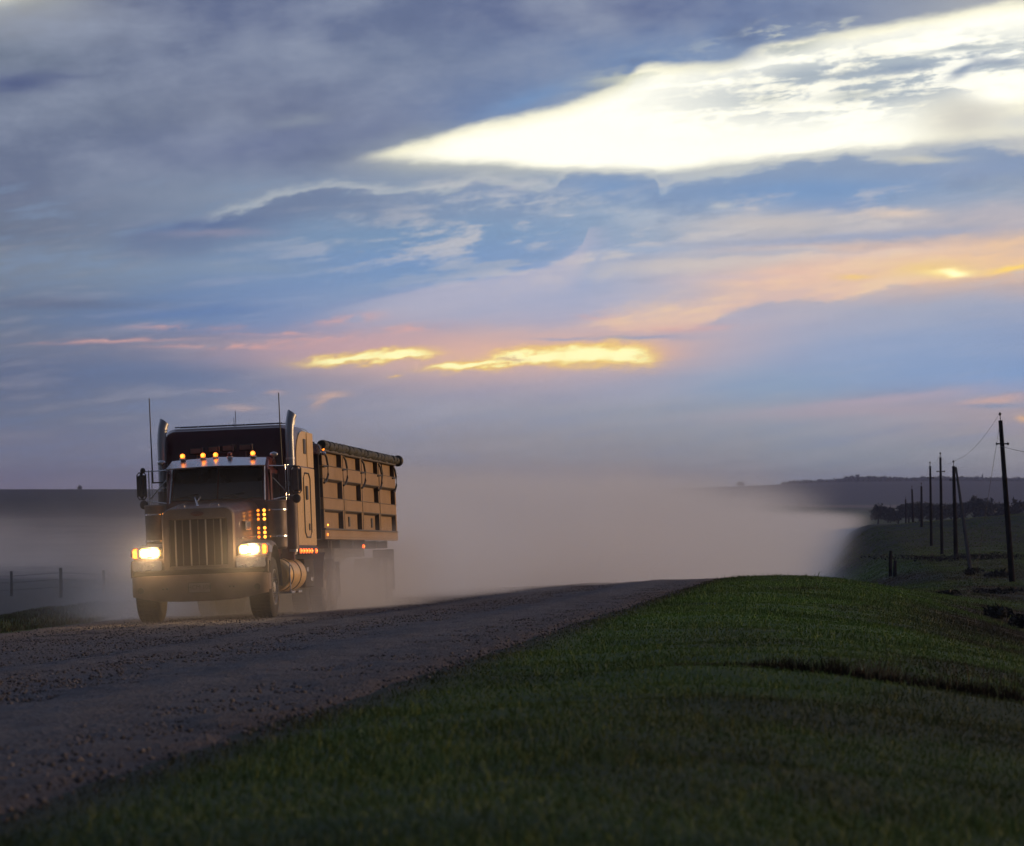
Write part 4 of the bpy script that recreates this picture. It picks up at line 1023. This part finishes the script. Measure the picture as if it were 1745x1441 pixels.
b = MB(); b.ball((1.322, 5.89, 1.25), .012, .02, .02, 8); b.build('bulb', M['amber2'], trl)
# front bulkhead with arched top
P = [(-1.24, 1.40), (-1.24, 3.15), (-1.15, 3.27), (-.8, 3.37), (0, 3.41), (.8, 3.37), (1.15, 3.27), (1.24, 3.15), (1.24, 1.40)]
b = MB(); b.prism(P, 'y', Y0-.10, Y0+.05, .01); b.box(-1.0, 1.0, -.14, -.12, 1.8, 2.2, .01); fb = b.build('front_bulkhead', M['under'], trl)
b = MB(); b.prism(P[1:-1], 'y', Y1-.04, Y1+.06, .01); b.build('rear_bulkhead', M['post'], trl)
b = MB(); b.box(1.12, 1.30, -.22, -.02, 3.02, 3.22, .03, seg=2); b.tube([(1.12, -.24, 3.24), (1.26, -.26, 3.20), (1.31, -.26, 3.10), (1.35, -.25, 3.03)], .014, 6); b.ball((1.36, -.2, 3.03), .05, .05, .04, 12); b.build('tarp_motor', M['chrome'], trl)
b = MB(); b.cyl((1.33, -.02, 3.10), (1.33, .02, 3.18), .02, n=8); b.build('marker_lamp', M['amber'], trl)
# tarp: cover over the top, roll along the near edge
rings = []
for k in range(13):
    y = Y0 + .05 + (Y1-Y0-.1)*k/12; s_ = .02*math.sin(k*2.1)
    rings.append([(-1.26, y, 3.14), (-1.1, y, 3.24+s_), (-.6, y, 3.33+s_), (0, y, 3.37+s_), (.6, y, 3.33+s_), (1.1, y, 3.24+s_), (1.26, y, 3.14), (1.0, y, 3.13), (-1.0, y, 3.13)])
b = MB(); b.loft(rings); tp = b.build('tarp', M['tarp'], trl)
pts, rad = [], []
for k in range(61):
    y = Y0 - .02 + (12.5)*k/60; pts.append((1.30 + .010*math.sin(k*1.7), y, 3.205 + .008*math.sin(k*.9))); rad.append(.088 + .008*math.sin(k*1.35))
b = MB(); b.tube(pts, rad, 14); b.tube([(-p[0], p[1], p[2]) for p in pts], .05, 10)
b.tube([(1.30+.095*math.cos(k*.8), Y0+.05+12.2*k/160, 3.205+.092*math.sin(k*.8)) for k in range(160)], .012, 5); b.build('tarp_roll', M['tarp'], tp)
b = MB(); b.ball((1.33, 12.55, 3.20), .13, .08, .13, 16); b.cyl((1.32, 12.4, 3.2), (1.32, 12.62, 3.2), .05, n=12); b.build('roll_end', M['black'], tp)
# running gear
b = MB()
for sx in (-1, 1): b.box(sx*.5-.05, sx*.5+.05, .4, 12.0, 1.05, 1.38, .01)
for y in (1.2, 3, 5, 7, 9, 11): b.box(-1.2, 1.2, y-.05, y+.05, 1.22, 1.38, .01)
b.box(-1.0, 1.0, 3.4, 3.55, .9, 1.3, .02); b.prism([(-1.05, 1.50), (-.25, .80), (.25, .80), (1.05, 1.50)], 'y', 3.7, 9.2)
b.build('underframe', M['under'], trl)
for sx in (-1, 1):
    b = MB(); b.box(sx*1.0-.07, sx*1.0+.07, 2.55, 2.70, .50, 1.38, .01); b.box(sx*1.0-.13, sx*1.0+.13, 2.5, 2.75, .46, .50, .008); b.build('landing_gear', M['under'], trl)
    b = MB(); b.box(*sorted((sx*.74, sx*1.22)), 12.0, 12.02, .28, 1.2, .003); b.build('mudflap', M['black'], trl)
truck_w = [o for o in truck.children if o.name.startswith('wheel') and abs(o.matrix_basis.translation.y - 6.35) < .01]
for o in truck_w:
    for y in (9.75, 11.1):
        c_ = o.copy(); COL.objects.link(c_); c_.parent = trl; c_.matrix_basis = Matrix.Translation((o.matrix_basis.translation.x, y, o.matrix_basis.translation.z))
        for ch in o.children:
            c2 = ch.copy(); COL.objects.link(c2); c2.parent = c_
            for gch in ch.children: c3 = gch.copy(); COL.objects.link(c3); c3.parent = c2
# ------------------------------------------------------------------ poles, wires, fence
gw = G('weathered_wood'); nn = gw.noise(3, 5, .6, stretch=(6, 6, .6)); gw.base(gw.mix(gw.rng(nn, .3, .7), (.010, .010, .012), (.024, .022, .024))); gw.b.inputs['Roughness'].default_value = .95; gw.b.inputs['Specular IOR Level'].default_value = .05
MW = gw.m
def W3(px, py, Y): return Vector(((px-CX)/F*Y, Y, EYE-(py-HZ)/F*Y))
def gz(x, y): return float(height(np.array([x]), np.array([y]))[0]) + EYE
tops = []
POLES = [
 (1725, 1705, 716, 184, .145, 'tall leaning power pole nearest the right edge of the picture'),
 (1629, 1625, 794, 255, .15, 'short stout power pole propped by a slanting brace pole'),
 (1605, 1602.5, 779, 290, .125, 'tallest of the power poles between the braced pole and the dust'),
 (1587, 1585, 794, 330, .125, 'power pole just left of the tallest mid-distance pole'),
 (1570.5, 1570, 828, 410, .15, 'third power pole left of the braced pole, small and thin'),
 (1556, 1554, 833, 470, .15, 'thin distant power pole beside the valley trees'),
 (1543.5, 1543, 850, 600, .15, 'farthest and smallest power pole in the line')]
for i, (pb, pt, ytop, Y, r, lab) in enumerate(POLES):
    xb = (pb-CX)/F*Y; base = Vector((xb, Y, gz(xb, Y)-.3)); top = W3(pt, ytop, Y)
    p = empty('power_pole', (base.x, base.y, base.z+.3)); tag(p, lab, 'power pole', 'power poles running away to the right')
    o = lambda v: v - p.location
    k = 8; pts = [base.lerp(top, t/k) for t in range(k+1)]
    b = MB(); b.tube([o(q) for q in pts], [r*(1.12-.38*t/k) for t in range(k+1)], 12); b.build('pole', MW, p)
    b = MB(); d = (top-base).normalized()
    b.cyl(o(top), o(top)+d*.28, .022, n=8); b.ball(o(top)+d*.33, .07, .07, .09, 10); b.build('insulator', M['black'], p)
    if i < 4:
        q = base.lerp(top, .86); b = MB(); b.cyl(o(q)-Vector((.28, 0, 0)), o(q)+Vector((.30, 0, 0)), .035, n=8); b.ball(o(q)+Vector((.30, 0, 0)), .07); b.ball(o(q)-Vector((.28, 0, 0)), .06); b.build('side_bracket', M['black'], p)
    tops.append(top + d*.38)
# slanting brace beside pole two
fx = (1655-CX)/F*205; foot = Vector((fx, 205, gz(fx, 205)-.2)); tp_ = W3(1629, 797, 253)
bp = empty('brace_pole', foot); tag(bp, 'slanting brace pole leaning against the short stout power pole', 'brace pole')
b = MB(); b.tube([(foot.lerp(tp_, t/6))-foot for t in range(7)], [.125-.008*t for t in range(7)], 10); b.build('pole', MW, bp)
def wire(name, A, B, sag, r, lab, mat):
    pts = [A.lerp(B, t/16) - Vector((0, 0, sag*4*(t/16)*(1-t/16))) for t in range(17)]
    b = MB(); b.tube(pts, r, 5); o = b.build(name, mat); tag(o, lab, 'wire'); return o
wl = ['thin power wire from the nearest tall pole to the braced pole', 'thin power wire from the braced pole to the tallest mid-distance pole', 'faint wire between the third and fourth power poles', 'faint wire between the fourth and fifth power poles', 'faint wire between the two thin poles beside the valley trees', 'faint wire to the farthest power pole']
for i in range(len(tops)-1): wire('power_wire', tops[i], tops[i+1], .5, .007, wl[i], M['black'])
wire('guy_wire', W3(1704, 722, 184), Vector(((1660-CX)/F*184, 184, gz((1660-CX)/F*184, 184)))*1.0, .0, .009, 'thin guy wire slanting down left from the nearest tall pole', M['black'])
wire('power_wire', W3(1706, 760, 184), W3(1900, 770, 150), .3, .012, 'side wire leaving the nearest tall pole to the right', M['black'])

fe = empty('wire_fence', W3(104, 1016, 160)); tag(fe, 'sparse post and wire fence in the field left of the truck', 'fence')
fps = []
for px, py, h, Y in ((-85, 1022, 1.15, 158), (20, 1020, 1.22, 160), (104, 1016, 1.40, 160), (177, 1012, 1.15, 165), (262, 1006, 1.2, 168), (345, 1002, 1.2, 172)):
    x = (px-CX)/F*Y; z = gz(x, Y); zt = EYE-({20: 973, 104: 967, 177: 971}.get(px, 972)-HZ)/F*Y
    b = MB(); b.tube([Vector((x, Y, z-.2))-fe.location, Vector((x+.01, Y, (z+zt)/2))-fe.location, Vector((x-.01, Y, zt))-fe.location], .075 if px == 104 else .062, 8); b.build('post', MW, fe); fps.append(Vector((x, Y, zt)))
for q in (.22, .52, .85):
    b = MB(); b.tube([p - Vector((0, 0, q)) - fe.location for p in fps], .010, 4); b.build('wire', M['black'], fe)
# two old posts near the weeds on the right
for px, pyt, Y, lab in ((1517, 938, 236, 'taller of two old posts by the brown patch beyond the verge'), (1524.5, 955, 231, 'shorter dark post just right of the taller old post')):
    x = (px-CX)/F*Y; z = gz(x, Y); zt = EYE-(pyt-HZ)/F*Y
    b = MB(); b.tube([(x, Y, z-.2), (x, Y, (z+zt)/2), (x+.03, Y, zt)], [.13, .12, .10], 8); o = b.build('old_post', MW); tag(o, lab, 'post', 'old posts by the brown patch')

# ------------------------------------------------------------------ foliage
gl = G('leaf'); gl.base(gl.mix(gl.attr('tone'), (.008, .010, .009), (.022, .026, .020))); gl.b.inputs['Roughness'].default_value = .9
ML = gl.m
def leaf_cloud(name, centres, radii, per, size, mat, parent=None, origin=(0,0,0)):
    P, S_ = [], []
    for (c, r) in zip(centres, radii):
        d = RNG.normal(size=(per, 3)); d /= np.linalg.norm(d, axis=1)[:, None]; q = RNG.random(per)**.45
        P.append(np.array(c) + d*q[:, None]*np.array(r)); 
    P = np.concatenate(P); n = len(P)
    e1 = RNG.normal(size=(n, 3)); e2 = RNG.normal(size=(n, 3)); s = size*(.5+RNG.random(n))[:, None]
    V = np.stack([P-e1*s*.5, P+e1*s*.5, P+e2*s*.6], 1).reshape(-1, 3) - np.array(origin)
    return mesh_np(name, V, tris=np.arange(3*n).reshape(-1, 3), mat=mat, parent=parent, attrs={'tone': np.repeat(RNG.random(n), 3)})
def bush(name, px, Y, w, h, lab, cat, n=700, group=None, dyn=0):
    x = (px-CX)/F*Y; z = gz(x, Y)
    k = 7; cs = [(x+(RNG.random()-.5)*w*.7, Y+(RNG.random()-.5)*w*.5, z+h*(.25+.4*RNG.random())) for _ in range(k)]; rs = [(w*.28, w*.25, h*.34)]*k
    r0 = empty(name, (x, Y, z)); tag(r0, lab, cat, group)
    leaf_cloud('foliage', cs, rs, n//k, .055*h+.05, ML, r0, (x, Y, z))
    b = MB()
    for _ in range(6): b.tube([(0, 0, -.1), ((RNG.random()-.5)*w*.3, (RNG.random()-.5)*w*.3, h*.4), ((RNG.random()-.5)*w*.7, (RNG.random()-.5)*w*.5, h*.8)], [.03, .02, .01], 5)
    b.build('stem', MW, r0); return r0
for px, py, Y, w, h, lab in ((1692, 1078, 100, 1.0, .42, 'dark low shrub on the right slope below the tall leaning pole'), (1612, 1033, 140, .95, .22, 'small flat dark shrub left of the tall pole foot'),
    (1697, 975, 195, 1.2, .55, 'dark rounded bush just left of the tall leaning pole'), (1690, 1018, 155, 2.4, .30, 'long low dark shrub clump in front of the tall pole foot'), (1742, 1115, 88, .8, .45, 'dark shrub cut by the right picture edge'),
    (1655, 998, 203, 1.3, .5, 'tuft of dark scrub round the foot of the brace pole')):
    bush('shrub', px, Y, w, h, lab, 'shrub')
for px, Y, w, lab in ((1675, 262, 7.0, 'long dark strip of scrub behind the leaning pole'), (1590, 250, 8.5, 'long dark strip of scrub between the old posts and the brace pole')):
    bush('scrub_strip', px, Y, w, .55, lab, 'scrub', 1600)

def tree(px, Y, h, w, lab, n=260):
    x = (px-CX)/F*Y; z = gz(x, Y); r0 = empty('tree', (x, Y, z)); tag(r0, lab, 'tree', 'trees along the valley floor')
    b = MB(); b.tube([(0, 0, -.3), (.1, 0, h*.25), (0, .1, h*.55)], [.05*h, .04*h, .02*h], 7)
    for k in range(4):
        a = k*1.7; b.tube([(0, 0, h*.3), (math.cos(a)*w*.25, math.sin(a)*w*.2, h*.6), (math.cos(a)*w*.38, math.sin(a)*w*.3, h*.78)], [.025*h, .015*h, .006*h], 5)
    b.build('trunk', MW, r0)
    k = 9; cs = [((RNG.random()-.5)*w*.75, (RNG.random()-.5)*w*.5, h*(.36+.5*RNG.random())) for _ in range(k)]; rs = [(w*(.14+.14*RNG.random()), w*.2, h*(.12+.10*RNG.random())) for _ in range(k)]
    leaf_cloud('crown', cs, rs, n//k*3, .10*h, ML, r0)
tl = [(1496, 900, 5.0, 7.5, 'round lone tree at the left end of the valley tree line'), (1513, 960, 4.2, 6, 'smaller tree just right of the lone round tree'), (1530, 880, 4.6, 6, 'tree in the valley line behind the farthest poles'),
      (1548, 900, 5.2, 7, 'bushy tree behind the thin distant poles'), (1566, 880, 5.6, 8, 'tree behind the third pole left of the braced one'), (1584, 900, 5.6, 8, 'tree behind the fourth power pole'),
      (1602, 890, 5.2, 7, 'tree behind the tallest mid-distance pole'), (1620, 900, 5.6, 8, 'tree just behind the braced pole'), (1641, 880, 5.8, 8, 'tree right of the braced pole'),
      (1660, 900, 6.0, 8, 'tree midway between braced pole and leaning pole'), (1678, 880, 7.0, 8.5, 'taller tree with high crown left of the leaning pole'), (1697, 890, 5.8, 8, 'tree partly behind the leaning pole'), (1716, 900, 5.4, 7, 'tree just right of the leaning pole'), (1737, 890, 6.0, 8, 'tree cut by the right picture edge')]
for a in tl: tree(*a)
# skyline wood on the far ridge: one mass
cs, rs = [], []
for k in range(300):
    px = RNG.choice([RNG.uniform(1340, 1760), RNG.uniform(1440, 1540), RNG.uniform(1555, 1760)]); Y = 4480 + RNG.uniform(-60, 60)
    x = (px-CX)/F*Y; h = (1.8+2.4*RNG.random())*(1.5 if 1440 < px < 1510 else 1)*(.5 if px < 1430 else 1); cs.append((x, Y, gz(x, Y)+h*.35)); rs.append((5+6*RNG.random(), 4, h*.6))
wd = leaf_cloud('treeline', cs, rs, 60, 2.2, ML); tag(wd, 'dark wood along the far ridge under the sky', 'wood', kind='stuff')
def farclump(name, px, Y, w, h, lab, cat):
    x = (px-CX)/F*Y; z = gz(x, Y); r0 = empty(name, (x, Y, z)); tag(r0, lab, cat)
    b = MB(); b.tube([(0, 0, -1), (0, 0, h*.6)], [.3, .15], 6); b.build('trunk', MW, r0)
    leaf_cloud('crown', [(0, 0, h*.6), (w*.2, 0, h*.4), (-w*.25, 0, h*.35)], [(w*.3, w*.3, h*.4)]*3, 120, h*.14, ML, r0)
farclump('tree', 136, 2580, 3.2, 3.6, 'single tiny tree on the horizon left of the truck', 'tree')
farclump('tree', 1262, 4400, 12, 6.5, 'faint tree clump on the horizon above the dust cloud', 'tree')
farclump('tree', 1375, 4400, 9, 4.5, 'small tree clump on the ridge where the dust cloud ends', 'tree')

# ------------------------------------------------------------------ dust thrown up by the truck
def volume_box(name, lo, hi, mat, label, rate=None):
    b = MB(); b.box(lo[0], hi[0], lo[1], hi[1], lo[2], hi[2], 0); o = b.build(name, mat); o.display_type = 'WIRE'
    tag(o, label, 'dust', kind='stuff'); return o
def vmath(t, op, a, b=None, c=None):
    n = t.nodes.new('ShaderNodeMath'); n.operation = op
    for i, x in enumerate((a, b, c)):
        if x is None: continue
        if isinstance(x, (int, float)): n.inputs[i].default_value = x
        else: t.links.new(x, n.inputs[i])
    return n.outputs[0]
def vrange(t, v, a, b, c=0., d=1.):
    n = t.nodes.new('ShaderNodeMapRange'); n.interpolation_type = 'SMOOTHSTEP'; t.links.new(v, n.inputs[0])
    for i, k in enumerate((a, b, c, d)): n.inputs[i+1].default_value = k
    return n.outputs[0]
def vcurve(t, v, lo, hi, vlo, vhi, pts):
    n = t.nodes.new('ShaderNodeFloatCurve'); c = n.mapping.curves[0]; P = [((p[0]-lo)/(hi-lo), (p[1]-vlo)/(vhi-vlo)) for p in pts]
    while len(c.points) < len(P): c.points.new(.5, .5)
    for q, p in zip(c.points, P): q.location = p; q.handle_type = 'AUTO_CLAMPED'
    n.mapping.update(); t.links.new(vrange_lin(t, v, lo, hi), n.inputs['Value'])
    return vmath(t, 'MULTIPLY_ADD', n.outputs[0], vhi-vlo, vlo)
def vrange_lin(t, v, a, b):
    n = t.nodes.new('ShaderNodeMapRange'); t.links.new(v, n.inputs[0]); n.inputs[1].default_value = a; n.inputs[2].default_value = b; return n.outputs[0]
def dust_material(name, build):
    m = bpy.data.materials.new(name); m.use_nodes = True; t = m.node_tree; t.nodes.clear()
    out = t.nodes.new('ShaderNodeOutputMaterial'); v = t.nodes.new('ShaderNodeVolumePrincipled')
    geo = t.nodes.new('ShaderNodeNewGeometry'); sp = t.nodes.new('ShaderNodeSeparateXYZ'); t.links.new(geo.outputs['Position'], sp.inputs[0])
    v.inputs['Color'].default_value = (*DUST_COL, 1); v.inputs['Anisotropy'].default_value = .5
    t.links.new(build(t, sp.outputs[0], sp.outputs[1], sp.outputs[2], geo.outputs['Position']), v.inputs['Density'])
    t.links.new(v.outputs[0], out.inputs['Volume']); return m
DUST_COL = (.976, .968, .948)
def vnoise_node(t, pos, scale, detail, sc=(1,1,1), off=(0,0,0)):
    mp = t.nodes.new('ShaderNodeMapping'); t.links.new(pos, mp.inputs[0]); mp.inputs['Scale'].default_value = sc; mp.inputs['Location'].default_value = off
    n = t.nodes.new('ShaderNodeTexNoise'); t.links.new(mp.outputs[0], n.inputs['Vector']); n.inputs['Scale'].default_value = scale; n.inputs['Detail'].default_value = detail; return n.outputs[0]
# big drifting cloud: right boundary follows the road, roof falls away to the right and left
def far_dust(t, x, y, z, pos):
    nz = vnoise_node(t, pos, .09, 3, (1, .6, 1.6)); nb = vnoise_node(t, pos, .35, 2, (1, .5, 1.4), (9, 3, 1))
    nn = vmath(t, 'SUBTRACT', vmath(t, 'MULTIPLY_ADD', nb, .35, nz), .67)
    xb = vcurve(t, y, 60, 340, -8, 40, [(60,-5.0),(72,-4.6),(80,-3.6),(88,-1.2),(100,1.2),(108,4.0),(115,6.6),(130,9.0),(170,13.0),(200,16.2),(230,19.6),(270,24),(340,31)])
    right = vrange(t, vmath(t, 'DIVIDE', vmath(t, 'SUBTRACT', vmath(t, 'MULTIPLY_ADD', nn, 6.0, xb), x), vrange(t, y, 100, 190, 1.0, 2.2)), -1.0, 3.6)
    roof = vcurve(t, y, 60, 340, -2, 8, [(60,1.4),(74,2.4),(82,3.3),(92,4.1),(100,4.2),(130,4.3),(165,4.2),(200,3.3),(232,2.0),(270,1.2),(340,.8)])
    hgt = vmath(t, 'SUBTRACT', vmath(t, 'MULTIPLY_ADD', nn, 3.4, roof), z)
    up = vrange(t, hgt, -.9, 1.0)
    thin = vmath(t, 'MULTIPLY', vmath(t, 'MULTIPLY', vrange(t, hgt, -6.0, .2), vrange(t, nb, .40, .66)), .11)     # faint veil above
    dens = vmath(t, 'MULTIPLY', vmath(t, 'MAXIMUM', up, thin), right)
    start = vrange(t, y, 74, 86, .05, 1)
    far = vrange(t, y, 225, 300, 1, 0)
    xl = vcurve(t, y, 60, 340, -20, 10, [(60,-7.3),(74,-7.3),(88,-7.6),(100,-7.4),(130,-7),(170,-5),(230,-2),(340,0)])
    left = vrange(t, vmath(t, 'SUBTRACT', x, vmath(t, 'MULTIPLY_ADD', nn, 3.0, xl)), -2.6, 3.0, .0, 1)
    left = vmath(t, 'MAXIMUM', left, vrange(t, y, 170, 250, .001, .10))
    tex = vrange(t, vmath(t, 'MULTIPLY_ADD', nb, .6, vmath(t, 'MULTIPLY', nz, .7)), .45, .85, .25, 2.0)
    d = vmath(t, 'MULTIPLY', vmath(t, 'MULTIPLY', vmath(t, 'MULTIPLY', dens, start), vmath(t, 'MULTIPLY', far, left)), tex)
    return vmath(t, 'MULTIPLY', d, DUST_FAR)
DUST_FAR = .085
volume_box('dust_cloud', (-60, 74, -7), (42, 330, 11), dust_material('dust_cloud', far_dust), 'big pale dust cloud drifting over the road behind the truck')
def tail_dust(t, x, y, z, pos):
    nz = vnoise_node(t, pos, .05, 2, (1, .5, 2)); nn = vmath(t, 'SUBTRACT', nz, .5)
    xb = vcurve(t, y, 280, 660, 0, 80, [(280,25.5),(340,32),(450,44),(560,57),(660,68)])
    right = vrange(t, vmath(t, 'SUBTRACT', vmath(t, 'MULTIPLY_ADD', nn, 8.0, xb), x), -.5, 6)
    roof = vcurve(t, y, 280, 660, -4, 8, [(280,2.6),(340,2.2),(450,1.4),(560,.8),(660,.2)])
    up = vrange(t, vmath(t, 'SUBTRACT', vmath(t, 'MULTIPLY_ADD', nn, 3.0, roof), z), -.8, .8)
    right = vmath(t, 'MULTIPLY', right, vrange(t, x, -22, 10))
    d = vmath(t, 'MULTIPLY', vmath(t, 'MULTIPLY', up, right), vmath(t, 'MULTIPLY', vrange(t, y, 640, 520), vrange(t, y, 284, 320)))
    return vmath(t, 'MULTIPLY', d, .020)
volume_box('dust_tail', (-40, 282, -8), (72, 650, 6), dust_material('dust_tail', tail_dust), 'thin far tail of the dust cloud along the valley road')
# near dust round the wheels and beside the truck
def near_dust(t, x, y, z, pos):
    # road coordinates
    a = vmath(t, 'ADD', vmath(t, 'MULTIPLY', vmath(t, 'SUBTRACT', x, float(P0[0])), float(ru[1]/det)), vmath(t, 'MULTIPLY', vmath(t, 'SUBTRACT', y, float(P0[1])), float(-ru[0]/det)))
    b = vmath(t, 'ADD', vmath(t, 'MULTIPLY', vmath(t, 'SUBTRACT', y, float(P0[1])), float(rv[0]/det)), vmath(t, 'MULTIPLY', vmath(t, 'SUBTRACT', x, float(P0[0])), float(-rv[1]/det)))
    zr = vmath(t, 'ADD', vmath(t, 'MULTIPLY', a, float(rv[2])), vmath(t, 'MULTIPLY_ADD', b, float(ru[2]), float(P0[2]+EYE)))
    h = vmath(t, 'SUBTRACT', z, zr)
    n1 = vnoise_node(t, pos, .55, 3); nn = vmath(t, 'SUBTRACT', n1, .5)
    top = vcurve(t, b, -3, 12, 0, 4, [(-3,.2),(0,.25),(2,.4),(4,.6),(6,.9),(8,1.05),(10,1.15),(12,1.35)])
    up = vrange(t, vmath(t, 'SUBTRACT', vmath(t, 'MULTIPLY_ADD', nn, 1.8, top), h), -.6, .8)
    wid = vmath(t, 'MULTIPLY_ADD', vrange(t, b, 0, 12), .9, 1.55)
    side = vrange(t, vmath(t, 'SUBTRACT', vmath(t, 'MULTIPLY_ADD', nn, 1.6, wid), a), -.5, .7)
    grow = vcurve(t, b, -3, 12, 0, 2, [(-3,0),(0,.03),(2,.10),(4,.6),(6,1.3),(12,1.6)])
    side = vmath(t, 'MULTIPLY', side, vrange(t, a, -4.2, -1.6))
    core = vmath(t, 'MULTIPLY', vmath(t, 'MULTIPLY', up, side), vmath(t, 'MULTIPLY', grow, NEAR_D))
    # thin veil the headlights light up
    veil = vmath(t, 'MULTIPLY', vrange(t, h, 3.2, .4), vrange(t, vmath(t, 'ABSOLUTE', vmath(t, 'ADD', a, .3)), 3.8, .6))
    veil = vmath(t, 'MULTIPLY', vmath(t, 'MULTIPLY', veil, vmath(t, 'MULTIPLY', vrange(t, b, -6.0, -1.0), vrange(t, b, 7.0, 1.0))), VEIL_D)
    lft = vmath(t, 'MULTIPLY', vmath(t, 'MULTIPLY', vrange(t, a, -1.2, -3.0), vrange(t, h, 3.6, .5)), vmath(t, 'MULTIPLY', vrange(t, b, 1, 9), .003))
    return vmath(t, 'ADD', vmath(t, 'ADD', core, lft), veil)
NEAR_D, VEIL_D = .42, .028
volume_box('dust_plume', (-14, 56.5, .3), (3.2, 74, 7.0), dust_material('dust_plume', near_dust), 'low dust plume boiling up round the truck wheels')

# ------------------------------------------------------------------ air
m = bpy.data.materials.new('haze'); m.use_nodes = True; t = m.node_tree; t.nodes.clear()
o_ = t.nodes.new('ShaderNodeOutputMaterial'); v_ = t.nodes.new('ShaderNodeVolumePrincipled'); v_.inputs['Color'].default_value = (.50, .60, .97, 1); v_.inputs['Density'].default_value = HAZE
t.links.new(v_.outputs[0], o_.inputs['Volume'])
if HAZE > 0:
    hz_ = MB(); hz_.box(-9000, 9000, -300, 9000, float(GZ.min())+EYE-1, 62, 0); ho = hz_.build('haze', m); tag(ho, 'thin dusk haze over the prairie', 'haze', kind='stuff')
